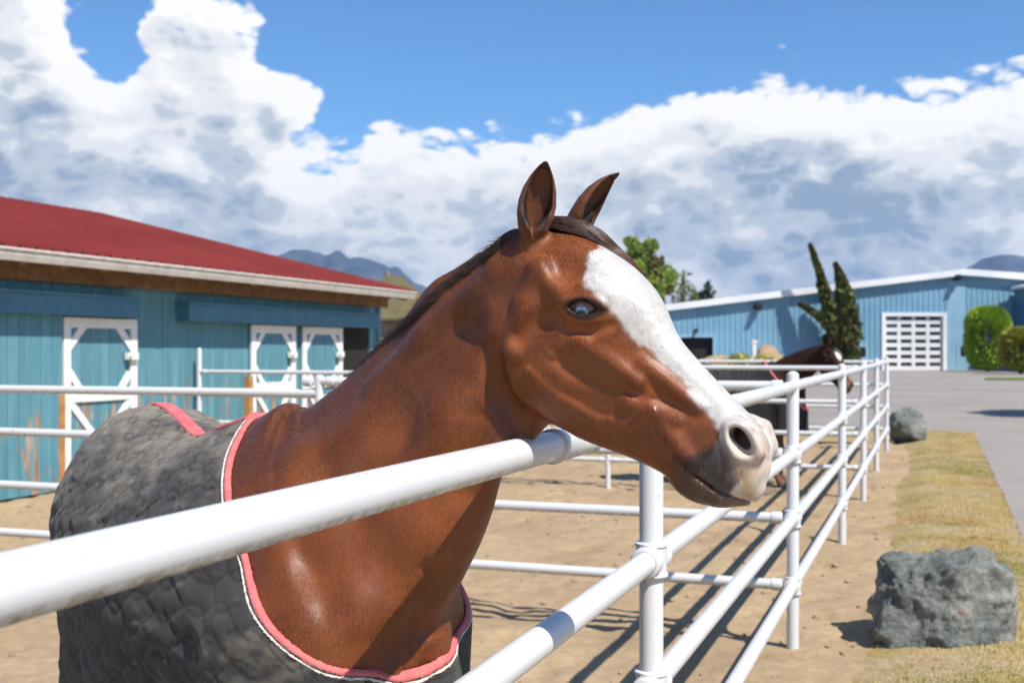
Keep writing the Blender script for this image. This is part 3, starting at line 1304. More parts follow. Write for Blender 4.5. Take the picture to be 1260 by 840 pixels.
rows_, cols_ = 7, 4
ph, pw = gh / rows_, gw / cols_
for r_ in range(rows_):
    z_ = r_ * ph
    gbox('rail', 0, gw, 0, .06, z_ - .001, z_ + ph * .52, M_FASC)
    for c_ in range(cols_):
        gbox('pane', c_ * pw + .14, (c_ + 1) * pw - .14, .03, .04, z_ + ph * .52 + .002, z_ + ph - .003, M_GLASS)
for c_ in range(cols_ + 1):
    gbox('stile', c_ * pw - .13, c_ * pw + .13, -.004, .064, .0, gh, M_FASC)
x0, x1, z0, z1 = OPENS[0]
frame(x0, x1, -.1, z1, .22, M_STEEL2, hall)
# small doors
for (a, b_, top) in ((1052, 1068, 422), (1176, 1199, 421)):
    xa, xb = hx(a), hx(b_)
    d = hbox('door', xa, xb, -.09, -.055, 0, hz(top), M_STEEL2, hall)
    zc = hz(top + 12)
    hbox('door_window', xa + (xb - xa) * .25, xb - (xb - xa) * .2, -.12, -.091, zc - .3, zc + .45, M_GLASS, hall)
hbox('pale_panel', hx(1160) + .3, hx(1188), -.058, -.052, -.1, hz(345), M_STEEL2, hall)
# wall lamps
for (a, b_) in ((1176, 341), (931, 377), (856, 406)):
    k = 1.0 if b_ < 400 else .5
    lm = empty('wall_lamp', (hx(a) - HO.x, -.05, hz(b_)), hall)
    mb = MB()
    mb.box((-.25 * k, -.55 * k, -.25 * k), (.5 * k, 0, 0), (0, .55 * k, 0), (0, 0, .42 * k))
    mb.build('housing', M_DARK, lm)
    mb = MB()
    mb.box((-.2 * k, -.95 * k, -.16 * k), (.4 * k, 0, 0), (0, .42 * k, 0), (0, 0, .16 * k))
    mb.build('hood', M_DARK, lm)

# wing that stands forward at the right, its shade painted as darker blue
WD = 78.0
wing = empty('stable_wing', (hx(1246, AD) + 6, WD, 0))
tag(wing, 'blue wing standing forward of the riding hall, its shade put into the colour', 'building')
WO = Vector(wing.location)
M_WING = varied('shaded_blue_cladding', (.045, .14, .235), (.06, .17, .27), .6, .5)  # cladding blue darkened to stand for the wing's shade
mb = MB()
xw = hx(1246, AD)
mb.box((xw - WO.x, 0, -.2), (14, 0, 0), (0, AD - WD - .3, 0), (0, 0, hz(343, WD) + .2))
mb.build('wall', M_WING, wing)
mb = MB()
zz_ = hz(343, WD)
mb.add([(xw - WO.x - .5, -.6, zz_ - .1), (xw - WO.x + 16, -.6, zz_ + 3.0), (xw - WO.x + 16, AD - WD - .4, zz_ + 3.0), (xw - WO.x - .5, AD - WD - .7, zz_ - .1)], [(0, 1, 2, 3)])
mb.v += [(p[0], p[1], p[2] + .2) for p in mb.v]
mb.f = [(3, 2, 1, 0), (4, 5, 6, 7), (0, 1, 5, 4), (1, 2, 6, 5), (2, 3, 7, 6), (3, 0, 4, 7)]
mb.build('roof', M_FASC, wing)
lamp_m, nt, b = mat('amber_lamp_glass', (.75, .34, .16), 0.3, 0.5)
mb = MB()
cx, cz = hx(1246, AD) + .8 - WO.x, hz(394, WD)
mb.tube([(cx, -.02, cz), (cx, -.10, cz), (cx, -.22, cz), (cx, -.30, cz)], [.10, .24, .22, .05], 14)
mb.build('lamp', lamp_m, wing, True)
# ------------------------------------------------------------------ vegetation
def leaf_mat(name, c1, c2, rough=.6):
    m, nt, b = mat(name, c1, rough, .3)
    at = nt.nodes.new('ShaderNodeVertexColor')
    at.layer_name = 'Col'
    c = mixc(nt, at.outputs[0], c1, c2)
    nt.links.new(c, b.inputs['Base Color'])
    return m


def leaves(name, pts, size, m, parent, seed, up=.35, tone=None):
    r = np.random.default_rng(seed)
    n = len(pts)
    a = r.normal(size=(n, 3))
    a /= np.linalg.norm(a, axis=1)[:, None]
    b_ = np.cross(a, r.normal(size=(n, 3)) + np.array([0, 0, up]))
    b_ /= np.linalg.norm(b_, axis=1)[:, None]
    s = (size * (.6 + .8 * r.random(n)))[:, None]
    P = np.stack([pts - a * s, pts - b_ * s * .5, pts + a * s, pts + b_ * s * .5], 1).reshape(-1, 3)
    me = new_mesh(name, P, np.arange(n * 4).reshape(-1, 4), m)
    t = r.random(n) if tone is None else tone
    set_color(me, np.repeat(np.repeat(t[:, None], 3, 1), 4, 0))
    return obj(name, me, parent)


def clump_points(clumps, n, seed):
    """points on and in ragged balls (x, y, z, r)"""
    r = np.random.default_rng(seed)
    cl = np.array(clumps, float)
    w = cl[:, 3] ** 2
    i = r.choice(len(cl), n, p=w / w.sum())
    d = r.normal(size=(n, 3))
    d /= np.linalg.norm(d, axis=1)[:, None]
    rad = cl[i, 3] * (.45 + .6 * r.random(n) ** .6)
    p = cl[i, :3] + d * rad[:, None]
    p += .12 * cl[i, 3][:, None] * np.stack([vnoise(p, 2, 3), vnoise(p, 2, 4), vnoise(p, 2, 5)], 1)
    return p


M_BARK = varied('bark', (.10, .07, .05), (.06, .045, .035), 3, .9, 20, .4, pos=False)


def trunk(parent, pts, radii, name='trunk'):
    mb = MB()
    mb.tube(pts, radii, 10)
    return mb.build(name, M_BARK, parent, True)


# ragged twin-spired cedar in front of the hall
CD = 88.6
ced = empty('cedar_tree', (hx(1035, CD), CD, 0))
tag(ced, 'ragged twin-spired dark cedar in front of the blue riding hall', 'tree')
CX = ced.location.x
M_CED = leaf_mat('cedar_foliage', (.030, .042, .010), (.17, .175, .035))


def plume(path, n, seed, size=.16):
    """path of (pixel u, pixel v, radius m)"""
    r = np.random.default_rng(seed)
    q = np.array([(hx(u, CD) - CX, 0, hz(v, CD), rad) for u, v, rad in path])
    t = r.random(n) * (len(q) - 1)
    i = np.minimum(t.astype(int), len(q) - 2)
    f = (t - i)[:, None]
    c = q[i] * (1 - f) + q[i + 1] * f
    d = r.normal(size=(n, 3))
    d[:, 2] *= .5
    d /= np.linalg.norm(d, axis=1)[:, None]
    rag = .85 + .75 * fbm(np.stack([t * 6, np.arctan2(d[:, 1], d[:, 0]) * 1.2, 0 * t], 1), 1.0, 3, seed)
    return c[:, :3] + d * (c[:, 3] * rag * (.35 + .65 * r.random(n) ** .5))[:, None]


pl = np.concatenate([
    plume([(997, 301, .05), (1004, 322, .26), (1012, 345, .36), (1019, 375, .50), (1024, 410, .62), (1028, 452, .7)], 5200, 1),
    plume([(1028, 324, .08), (1036, 345, .45), (1042, 375, .85), (1044, 410, 1.02), (1043, 440, .95), (1040, 455, .8)], 8200, 2),
    plume([(983, 374, .05), (995, 380, .28), (1008, 388, .36), (1020, 402, .42)], 2200, 3),
    plume([(1012, 345, .1), (1008, 350, .25), (1018, 372, .36)], 800, 4)])
leaves('foliage', pl, .19, M_CED, ced, 4, up=2.0)
trunk(ced, [(0, .1, -.2), (-.1, .1, 2.5), (0, 0, 5)], [.28, .2, .08])
trunk(ced, [(-.5, .1, -.2), (-1.0, .1, 4), (-2.0, 0, 7.6)], [.2, .14, .04], 'stem')

# clipped round shrubs by the wing
M_SHR = leaf_mat('bright_shrub', (.20, .31, .02), (.42, .58, .06))
M_SHY = leaf_mat('golden_shrub', (.20, .20, .02), (.46, .43, .07))
for nm, u, vt, vb, wpx, dd, m, lab, sd in (('round_shrub', 1215, 377, 452, 50, 84, M_SHR, 'tall clipped bright green dome shrub beside the dark wing', 11),
                                           ('golden_shrub', 1256, 404, 456, 46, 76, M_SHY, 'yellow-green rounded shrub on a bare stem beside the dark wing', 12)):
    s_ = empty(nm, (hx(u, dd), dd, 0))
    tag(s_, lab, 'shrub')
    hw = wpx / 2 / FPX * dd
    zt = hz(vt, dd)
    zb = zt - (3.0 * hw if nm == 'round_shrub' else 2.1 * hw)
    r = np.random.default_rng(sd)
    n = 15000
    d = r.normal(size=(n, 3))
    d /= np.linalg.norm(d, axis=1)[:, None]
    rad = (.45 + .55 * r.random(n) ** .4) * (1 + .10 * fbm(d * 1.0, 3.0, 3, sd))
    sx = d / (np.abs(d) ** 3).sum(1)[:, None] ** (1 / 3)
    P = np.stack([sx[:, 0] * hw, sx[:, 1] * hw, (zt + zb) / 2 + sx[:, 2] * (zt - zb) / 2], 1) * np.array([1, 1, 1])
    P[:, :2] *= rad[:, None]
    P[:, 2] = zb + (P[:, 2] - zb) * (.75 + .25 * rad)
    leaves('foliage', P, .15, m, s_, sd)
    trunk(s_, [(0, 0, -.2), (.05, 0, zb + .5)], [.16, .10])
    for k in range(3):
        trunk(s_, [(0, 0, zb * .4), (math.cos(k * 2.1) * hw * .5, math.sin(k * 2.1) * hw * .5, zb + .6)], [.08, .03], 'limb')


def big_tree(name, u, d, vt, halfw, zlow, m, label, seed, n, size, squash=1.0, loose=.5, nclump=26, dx=0):
    t_ = empty(name, (hx(u, d) + dx, d, 0))
    tag(t_, label, 'tree')
    zt = hz(vt, d)
    r = np.random.default_rng(seed)
    cl = []
    for k in range(nclump):
        q = (k + .5) / nclump
        z = zlow + (zt - zlow) * q
        prof = math.sin(math.pi * min(1, .12 + .88 * q) ** .8) ** .8
        a = k * 2.4
        rr = halfw * prof * (.25 + .6 * r.random())
        cl.append((math.cos(a) * rr, math.sin(a) * rr, z - .12 * (zt - zlow) * (q > .9), max(.12 * halfw, halfw * loose * prof * (.5 + .6 * r.random()))))
    pts = clump_points(cl, n, seed)
    tone = np.clip(.45 + .5 * vnoise(pts, .8, seed) + .35 * r.random(n) - .15, 0, 1)
    leaves('crown', pts, size, m, t_, seed, tone=tone)
    trunk(t_, [(0, 0, -.3), (.1, 0, zlow * .7), (0, .1, (zlow + zt) / 2), (0, 0, zt - .8)], [.4, .3, .18, .04])
    for k in range(7):
        c = cl[int(k * nclump / 8) + 1]
        trunk(t_, [(0, 0, c[2] - 1.5), (c[0] * .5, c[1] * .5, c[2] - .6), (c[0], c[1], c[2])], [.12, .07, .02], 'limb')
    return t_


M_LEAF = leaf_mat('maple_foliage', (.075, .140, .012), (.30, .36, .04))
M_LEAFR = leaf_mat('russet_foliage', (.09, .075, .020), (.23, .16, .05))
big_tree('leafy_tree', 783, 128, 279, 4.3, 3.0, M_LEAF, 'broad green leafy tree behind the horse forehead and hall roof', 21, 26000, .20)
big_tree('russet_tree', 806, 127, 300, 1.9, 3.0, M_LEAFR, 'narrow russet green tree beside the broad leafy tree', 22, 4200, .24)
big_tree('pale_sapling', 842, 130, 322, 1.6, 3.0, leaf_mat('sparse_spring_leaf', (.10, .12, .05), (.25, .26, .13)), 'pale sparse-leaved tree above the hall roof', 23, 900, .22, loose=.6)
big_tree('dark_sapling', 872, 131, 338, .9, 6.0, leaf_mat('dark_needles', (.02, .035, .02), (.06, .08, .04)), 'thin dark conifer tip above the hall roof', 24, 420, .22, loose=.5)
big_tree('low_tree', 856, 132, 352, 1.8, 4.0, M_CED, 'low dark bush tree just above the hall roof', 25, 900, .25)
# tree added out of sight to the right to cast the shadow on the drive
big_tree('shadow_tree', 1382, 27.4, 345, 1.8, 1.6, M_LEAF, 'small leafy tree added out of view right of the drive for its shadow', 26, 9000, .16)

# ------------------------------------------------------------------ rocks
M_ROCK, nt, b = mat('grey_boulder', (.3, .3, .28), 0.85, 0.3)
oc = coords(nt)
f1 = smooth(nt, noisen(nt, oc, 3.2, 8, .65), .38, .62)
f2 = smooth(nt, noisen(nt, oc, 14, 7, .7), .42, .66)
f3 = smooth(nt, noisen(nt, oc, 50, 5, .7), .4, .7)
c = mixc(nt, f1, (.105, .125, .118), (.300, .300, .262))
c = mixc(nt, mathn(nt, 'MULTIPLY', f2, .75), c, (.085, .095, .09))
c = mixc(nt, mathn(nt, 'MULTIPLY', f3, .35), c, (.36, .35, .30))
f5 = smooth(nt, noisen(nt, oc, 3.0, 6, .6, .5), .60, .68)
c = mixc(nt, mathn(nt, 'MULTIPLY', f5, .6), c, (.24, .15, .08))
nt.links.new(c, b.inputs['Base Color'])
bump(nt, b, mathn(nt, 'ADD', f2, mathn(nt, 'MULTIPLY', f3, .6)), .6, .02)
M_TAN = varied('tan_boulder', (.40, .28, .16), (.30, .20, .11), 2.5, .9, 14, .4)


def rock(name, loc, size, m, label, seed, cuts=9, keepz=True, res=6):
    bm = bmesh.new()
    bmesh.ops.create_icosphere(bm, subdivisions=res, radius=1.0)
    P = np.array([v.co[:] for v in bm.verts])
    F_ = [[v.index for v in f.verts] for f in bm.faces]
    bm.free()
    r = np.random.default_rng(seed)
    for k in range(cuts):
        nn = r.normal(size=3)
        nn[2] = abs(nn[2]) * .8 if k % 2 else nn[2]
        nn /= np.linalg.norm(nn)
        h = .62 + .28 * r.random()
        d = P @ nn - h
        P = P - np.maximum(d, 0)[:, None] * nn * .93
    rad = P / np.linalg.norm(P, axis=1)[:, None]
    ridged = 1 - np.abs(fbm(P + .3, 2.4, 4, seed + 1))
    P = P + rad * (.13 * fbm(P, 1.5, 3, seed) + .13 * (ridged ** 3 - .5) + .06 * fbm(P, 7, 4, seed + 5) + .014 * fbm(P, 26, 3, seed + 8))[:, None]
    P = P * np.array(size)
    o = obj(name, new_mesh(name, P, np.array(F_), m, True), None, loc)
    tag(o, label, 'rock')
    return o


q = P3(1152, 772, 6.35)
rock('boulder', (q.x, q.y, .215), (.415, .34, .37), M_ROCK, 'large grey boulder on the grass verge beside the long fence', 4)
q = P3(1116, 530, 20.2)
rock('boulder', (q.x, q.y, .22), (.33, .33, .38), M_ROCK, 'small pale boulder at the far end of the grass verge', 9, res=5)
q = P3(947, 440, 52)
rock('tan_boulder', (q.x, q.y, 1.0), (.85, .8, .85), M_TAN, 'rounded tan boulder near the blue hall', 13, res=4)
q = P3(905, 446, 54)
rock('rubble_mound', (q.x - .4, q.y, .55), (1.7, 1.0, .75), M_TAN, 'low tan rubble mound beside the rounded boulder', 15, res=4)
bsh = empty('low_shrub', (P3(922, 440, 50).x, 50, 0))
tag(bsh, 'low yellow-green shrub in front of the tan boulder', 'shrub')
r = np.random.default_rng(3)
cl = [(-.7 + .35 * k, 0, .75 + .2 * math.sin(k * 1.7), .50) for k in range(5)]
leaves('foliage', clump_points(cl, 2600, 5), .10, M_SHY, bsh, 6)
trunk(bsh, [(0, 0, -.1), (0, 0, .8)], [.10, .04], 'stem')
wp_ = obj('white_marker_post', None) if False else None
mbp = MB()
q = P3(928, 440, 53)
mbp.box((-.09, -.09, -.1), (.18, 0, 0), (0, .18, 0), (0, 0, 2.0))
mbp.box((-.12, -.12, 1.9), (.24, 0, 0), (0, .24, 0), (0, 0, .12))
mp_ = mbp.build('marker_post', M_WTRIM)
mp_.location = (q.x, q.y, 0)
tag(mp_, 'white painted post behind the yellow-green shrub', 'post')
# green strip island on the drive
mb = MB()
gx0, gx1, gd_ = hx(1200, 62), hx(1330, 62), 62
mb.add([(gx0, gd_ - 1.2, .02), (gx1, gd_ - 2.4, .02), (gx1, gd_ + 2.4, .02), (gx0 + 1, gd_ + .8, .02)], [(0, 1, 2, 3)])
mb.v += [(p[0], p[1], p[2] + .08) for p in mb.v]
mb.f = [(3, 2, 1, 0), (4, 5, 6, 7), (0, 1, 5, 4), (1, 2, 6, 5), (2, 3, 7, 6), (3, 0, 4, 7)]
kind(mb.build('lawn_island', varied('lawn', (.10, .17, .03), (.15, .22, .04), 2, .9, 30, .5)), 'structure')

# ------------------------------------------------------------------ mountains
M_MTN = varied('hazed_forest_slope', (.040, .060, .080), (.085, .105, .125), .012, .95, detail=8)  # blue put into the slope colour to stand for part of the haze


def mountain(name, prof, D, depth, seed, label):
    """ridge line as (pixel u, pixel v); slopes run down towards and away from the viewer"""
    us = np.linspace(prof[0][0], prof[-1][0], 150)
    vs_ = np.interp(us, [p[0] for p in prof], [p[1] for p in prof])
    rows = 46
    G = np.linspace(-1, 1, rows)
    P = np.zeros((rows, len(us), 3))
    for j, t in enumerate(G):
        y = D + t * depth
        x = (us - 630) / FPX * D + 0 * us
        top = CAM_H + (430 - vs_) / FPX * D
        k = (1 - abs(t)) ** 1.15
        z = top * k - 14 * (1 - k)
        q = np.stack([x, np.full_like(x, y), 0 * x], 1)
        z = z + top * .16 * fbm(q, .006, 4, seed) * (abs(t) > .02) * (1 - k * .55) + top * .02 * fbm(q, .03, 4, seed + 3)
        P[j] = np.stack([x, np.full_like(x, y) + 40 * fbm(q, .004, 2, seed + 9), z], 1)
    i, j = np.meshgrid(np.arange(rows - 1), np.arange(len(us) - 1), indexing='ij')
    a = (i * len(us) + j).ravel()
    f = np.stack([a, a + 1, a + len(us) + 1, a + len(us)], 1)
    o = obj(name, new_mesh(name, P.reshape(-1, 3), f, M_MTN, True))
    return kind(o, 'structure')


mountain('mountain', [(120, 395), (230, 345), (300, 322), (340, 312), (360, 306), (376, 305), (392, 309), (400, 313), (408, 310), (415, 305), (420, 308), (430, 316),
                      (445, 315), (460, 320), (472, 322), (480, 328), (488, 325), (498, 335), (508, 344), (520, 347), (530, 352), (560, 380), (600, 400), (640, 425)], 3000, 900, 3, '')
mountain('mountain', [(1080, 400), (1150, 352), (1190, 324), (1208, 315), (1225, 312), (1240, 312), (1262, 316), (1300, 318), (1360, 330), (1450, 380)], 3200, 800, 5, '')
HRES = (0.008, 0.0035, 0.0022)
BRES = 0.0065
NHAIR = 480000
# ------------------------------------------------------------------ horses
# head cross-sections: station along the face (poll -> lips), then the half outline (c, n)
HEAD = [
    (-0.245, [(0, .000), (.026, -.004), (.042, -.018), (.050, -.04), (.044, -.065), (.026, -.085), (0, -.09)]),
    (-0.21, [(0, .040), (.034, .030), (.056, .005), (.066, -.035), (.060, -.075), (.040, -.115), (0, -.125)]),
    (-0.16, [(0, .075), (.040, .064), (.066, .030), (.080, -.02), (.074, -.085), (.052, -.150), (0, -.160)]),
    (-0.11, [(0, .103), (.050, .092), (.074, .045), (.088, -.015), (.081, -.090), (.058, -.168), (0, -.180)]),
    (-0.06, [(0, .113), (.060, .101), (.088, .058), (.095, .005), (.084, -.075), (.064, -.180), (0, -.196)]),
    (-0.02, [(0, .117), (.064, .104), (.092, .060), (.099, .012), (.086, -.065), (.068, -.182), (0, -.203)]),
    (0.02, [(0, .117), (.062, .104), (.088, .058), (.094, .005), (.086, -.065), (.068, -.180), (0, -.203)]),
    (0.06, [(0, .108), (.055, .096), (.074, .050), (.085, .0), (.082, -.060), (.063, -.170), (0, -.196)]),
    (0.11, [(0, .093), (.046, .083), (.061, .045), (.073, .0), (.070, -.050), (.052, -.145), (0, -.172)]),
    (0.16, [(0, .091), (.041, .082), (.052, .045), (.061, .0), (.058, -.045), (.043, -.116), (0, -.140)]),
    (0.21, [(0, .092), (.037, .084), (.047, .050), (.053, .0), (.051, -.040), (.038, -.092), (0, -.114)]),
    (0.26, [(0, .094), (.036, .086), (.047, .052), (.053, .005), (.050, -.032), (.039, -.074), (0, -.090)]),
    (0.30, [(0, .097), (.037, .089), (.051, .055), (.055, .008), (.051, -.028), (.042, -.066), (0, -.080)]),
    (0.335, [(0, .098), (.038, .090), (.054, .058), (.055, .012), (.050, -.022), (.042, -.060), (0, -.078)]),
    (0.365, [(0, .088), (.036, .082), (.052, .055), (.053, .018), (.047, -.014), (.036, -.048), (0, -.064)]),
    (0.388, [(0, .070), (.032, .066), (.046, .047), (.048, .020), (.042, -.006), (.028, -.030), (0, -.040)]),
    (0.405, [(0, .048), (.022, .046), (.033, .036), (.035, .020), (.030, .004), (.018, -.010), (0, -.014)]),
    (0.414, [(0, .032), (.008, .030), (.012, .026), (.014, .020), (.012, .014), (.007, .010), (0, .008)]),
]


class HeadFrame:
    def __init__(self, O, yaw_dir, pitch, roll=0.0):
        e1 = np.array([yaw_dir[0], yaw_dir[1], 0.0])
        e1 /= np.linalg.norm(e1)
        e3 = np.array([0, 0, 1.0])
        self.O = np.array(O, float)
        self.c = np.cross(e3, e1)                       # the horse's left
        self.t = e1 * math.cos(pitch) - e3 * math.sin(pitch)
        self.n = e1 * math.sin(pitch) + e3 * math.cos(pitch)
        if roll:
            n, c = self.n.copy(), self.c.copy()
            self.n = n * math.cos(roll) + c * math.sin(roll)
            self.c = c * math.cos(roll) - n * math.sin(roll)

    def at(self, t, n, c):
        return self.O + self.t * t + self.n * n + self.c * c

    def vec(self, t, n, c):
        return self.t * t + self.n * n + self.c * c

    def to(self, p):
        q = p - self.O
        return q @ self.t, q @ self.n, q @ self.c


def build_ear(F, H, base, tip, open_dir, width, side):
    """leaf-shaped cup: outer lobe minus a scoop"""
    A = H.at(*base)
    B = H.at(*tip)
    ax = B - A
    ln = np.linalg.norm(ax)
    ax /= ln
    op = H.vec(*open_dir)
    op -= ax * (op @ ax)
    op /= np.linalg.norm(op)
    sd = np.cross(ax, op)
    s = np.array([-.12, 0, .12, .28, .45, .62, .78, .9, .97, 1.0])
    w = np.array([.50, .60, .80, .97, 1.0, .88, .64, .38, .20, .10]) * width
    bow = np.array([-.004, 0, .002, .000, -.004, -.007, -.006, -.002, .003, .005])
    dp = w * np.array([.95, .95, .9, .78, .68, .6, .55, .5, .5, .6])
    t0, t1 = s[0], s[-1]

    def f(p):
        q = p - A
        z = (q @ ax) / ln
        x = q @ sd
        y = q @ op
        zz = np.clip(z, t0, t1)
        W = np.interp(zz, s, w)
        Dp = np.interp(zz, s, dp)
        yo = y - np.interp(zz, s, bow)
        # back shell (ellipse half behind), open towards +y
        k = np.sqrt((x / W) ** 2 + (yo / Dp) ** 2)
        outer = (k - 1) * np.minimum(W, Dp)
        wall = np.minimum(0.0095, 0.45 * np.minimum(W, Dp))
        Wi, Di = np.maximum((W - wall) * np.interp(z, [.02, .12, .28, .42], [.12, .45, .85, 1.0]), 1e-4), np.maximum(Dp - wall, 1e-4)
        k2 = np.sqrt((x / (Wi * 1.02)) ** 2 + ((yo - Di * 0.4) / (Di * 1.4)) ** 2)
        inner = (k2 - 1) * np.minimum(Wi, Di)
        inner = np.maximum(np.maximum(inner, (0.03 - z) * ln), (z - 0.90) * ln)           # scoop starts above the base
        front = yo - Dp * np.interp(z, [0, .10, .22, .40], [1.3, 1.0, .70, .48])      # trims the closed front
        d = smax(outer, -inner, 0.002)
        d = smax(d, front, 0.003)
        ex = np.maximum(z - t1, 0) + np.maximum(t0 - z, 0)
        return np.where(ex > 0, np.maximum(d, ex * ln), d)
    m = width * 1.3
    pts = np.array([A - ax * .03, B])
    F.add(Fn(f, pts.min(0) - m, pts.max(0) + m), 0.016)


def horse_field(spec):
    F = Field()
    body, neck, H = spec['body'], spec['neck'], spec['head']
    F.add(body, 0.001)
    for pr, k in spec.get('chest', []):
        F.add(pr, k)
    F.add(neck, 0.07)
    for pr, k in spec.get('legs', []):
        F.add(pr, k)
    for pr, k in spec.get('muscle', []):
        F.add(pr, k)
    for pr, k in spec.get('groove', []):
        F.cut(pr, k)
    # head
    cen, ups, rows = [], [], []
    for t, pts in HEAD:
        pts = np.array(pts)
        n0 = (pts[0, 1] + pts[-1, 1]) / 2
        if t < 0.28:
            n0 = n0 * 0.65 + 0.35 * 0.0
        cen.append(H.at(t, n0, 0))
        ups.append(H.n)
        rows.append(polar_row(pts - [0, n0]))
    # resample the stations evenly in t
    ts = np.array([h[0] for h in HEAD])
    tt = np.concatenate([np.linspace(ts[0], 0.36, 34), np.linspace(0.365, ts[-1], 14)])
    cen, rows = np.array(cen), np.array(rows)

    def ip(a):
        return np.stack([np.interp(tt, ts, a[:, j]) for j in range(a.shape[1])], 1)

    def sm(a):
        b = a.copy()
        for _ in range(3):
            b[1:-1] = 0.25 * b[:-2] + 0.5 * b[1:-1] + 0.25 * b[2:]
        return b
    head = Loft(sm(ip(cen)), np.tile(H.n, (len(tt), 1)), sm(ip(rows)), H.c, n=110)
    F.add(head, 0.022)
    ax = (H.t, H.n, H.c)

    def hell(t, n, c, rt, rn, rc, ang=0.0):
        ca, sa = math.cos(ang), math.sin(ang)
        return Ell(H.at(t, n, c), (H.t * ca + H.n * sa, -H.t * sa + H.n * ca, H.c), (rt, rn, rc))
    for sd in (-1, 1):
        # masseter, brow, zygomatic arch, facial crest, muscles of the nose, nostril flare
        F.add(hell(-.035, -.105, .066 * sd, .092, .092, .026, 0.3), 0.03)
        F.add(hell(-.030, .045, .083 * sd, .040, .026, .020, 0.75), 0.02)
        F.add(Cone(H.at(-.125, .005, .083 * sd), H.at(-.05, .005, .092 * sd), .012, .014), 0.025)
        F.cut(hell(-.095, .048, .092 * sd, .030, .020, .014, 0.5), 0.03)
        F.add(Cone(H.at(.015, -.022, .086 * sd), H.at(.135, .004, .066 * sd), .011, .009), 0.018)
        F.cut(hell(.160, -.020, .068 * sd, .026, .008, .009, 0.15), 0.018)
        F.cut(hell(.07, -.058, .092 * sd, .055, .012, .010, 0.3), 0.022)
        F.add(Cone(H.at(.150, -.036, .056 * sd), H.at(.225, .006, .050 * sd), .011, .009), 0.018)
        F.cut(hell(.205, .024, .060 * sd, .026, .007, .007, 0.45), 0.016)
        F.add(Cone(H.at(.115, .030, .060 * sd), H.at(.235, .052, .047 * sd), .008, .008), 0.02)
        F.add(Cone(H.at(.225, -.018, .050 * sd), H.at(.300, -.020, .049 * sd), .010, .010), 0.02)
        # eye: lids then the almond opening
        F.add(hell(-.020, .020, .086 * sd, .036, .030, .020, 0.75), 0.014)
        F.add(Cone(H.at(-.050, .006, .100 * sd), H.at(-.006, .049, .099 * sd), .007, .008), 0.010)
        F.add(Cone(H.at(-.034, -.008, .098 * sd), H.at(.012, .022, .094 * sd), .0045, .0045), 0.010)

        def almond(p, sd=sd):
            t, n, c = H.to(p)
            # screen-horizontal eye axis runs along (t, n) = (.72, .69)
            a = (t + .020) * .72 + (n - .022) * .69
            b = -(t + .020) * .69 + (n - .022) * .72
            r = 0.0345
            k = 0.0220
            d1 = np.hypot(a, b + k) - r
            d2 = np.hypot(a, b - k) - r
            return np.maximum(np.maximum(d1, d2), np.maximum(.088 - c * sd, c * sd - .14))
        q = H.at(-.020, .022, .1 * sd)
        F.cut(Fn(almond, q - .05, q + .05), 0.004)
        # nostril
        F.add(hell(.328, .070, .044 * sd, .045, .030, .021, -0.05), 0.014)
        F.add(Cone(H.at(.300, .074, .050 * sd), H.at(.326, .095, .042 * sd), .009, .008), 0.012)
        F.add(Cone(H.at(.326, .095, .042 * sd), H.at(.362, .080, .046 * sd), .008, .008), 0.012)
        F.add(Cone(H.at(.300, .066, .053 * sd), H.at(.340, .046, .054 * sd), .007, .008), 0.012)
        F.cut(hell(.330, .069, .066 * sd, .031, .0175, .027, -0.08), 0.007)
        F.cut(Cone(H.at(.325, .070, .055 * sd), H.at(.295, .066, .030 * sd), .013, .009), 0.006)
    # chin and the lips
    F.add(hell(.322, -.066, 0, .036, .020, .034, 0.25), 0.018)
    F.add(hell(.372, .010, 0, .036, .034, .044, 0.3), 0.015)

    def mouth(p):
        t, n, c = H.to(p)
        line = np.interp(t, [.29, .304, .33, .36, .385, .41], [-.043, -.037, -.030, -.022, -.012, .0])
        return np.maximum(np.abs(n - line) - np.clip((t - .298) * .06, 0.0008, .0032), np.maximum(.300 - t, t - .44))

    def mouth_cut(p, d):
        g = np.maximum(mouth(p), -(d + .016))
        return smax(d, -g, .006)
    q = H.at(.355, -.02, 0)
    F.post(mouth_cut, q - .12, q + .12)
    # ears
    for sd, key in ((-1, 'ear_right'), (1, 'ear_left')):
        e = spec[key]
        build_ear(F, H, e['base'], e['tip'], e['open'], e['w'], sd)
    return F


def body_rows(w, h, top=0.5, low=0.8):
    """egg cross-section: half width w, half height h; top = how narrow the ridge is"""
    n = np.array([1, .93, .72, .38, 0, -.38, -.72, -.93, -1])
    c = np.array([0, .22 + .22 * top, .42 + .4 * top, .80 + .12 * top, 1.0, .62 + .36 * low, .30 + .5 * low, .12 + .32 * low, 0])
    return polar_row(np.stack([c * w, n * h], 1))


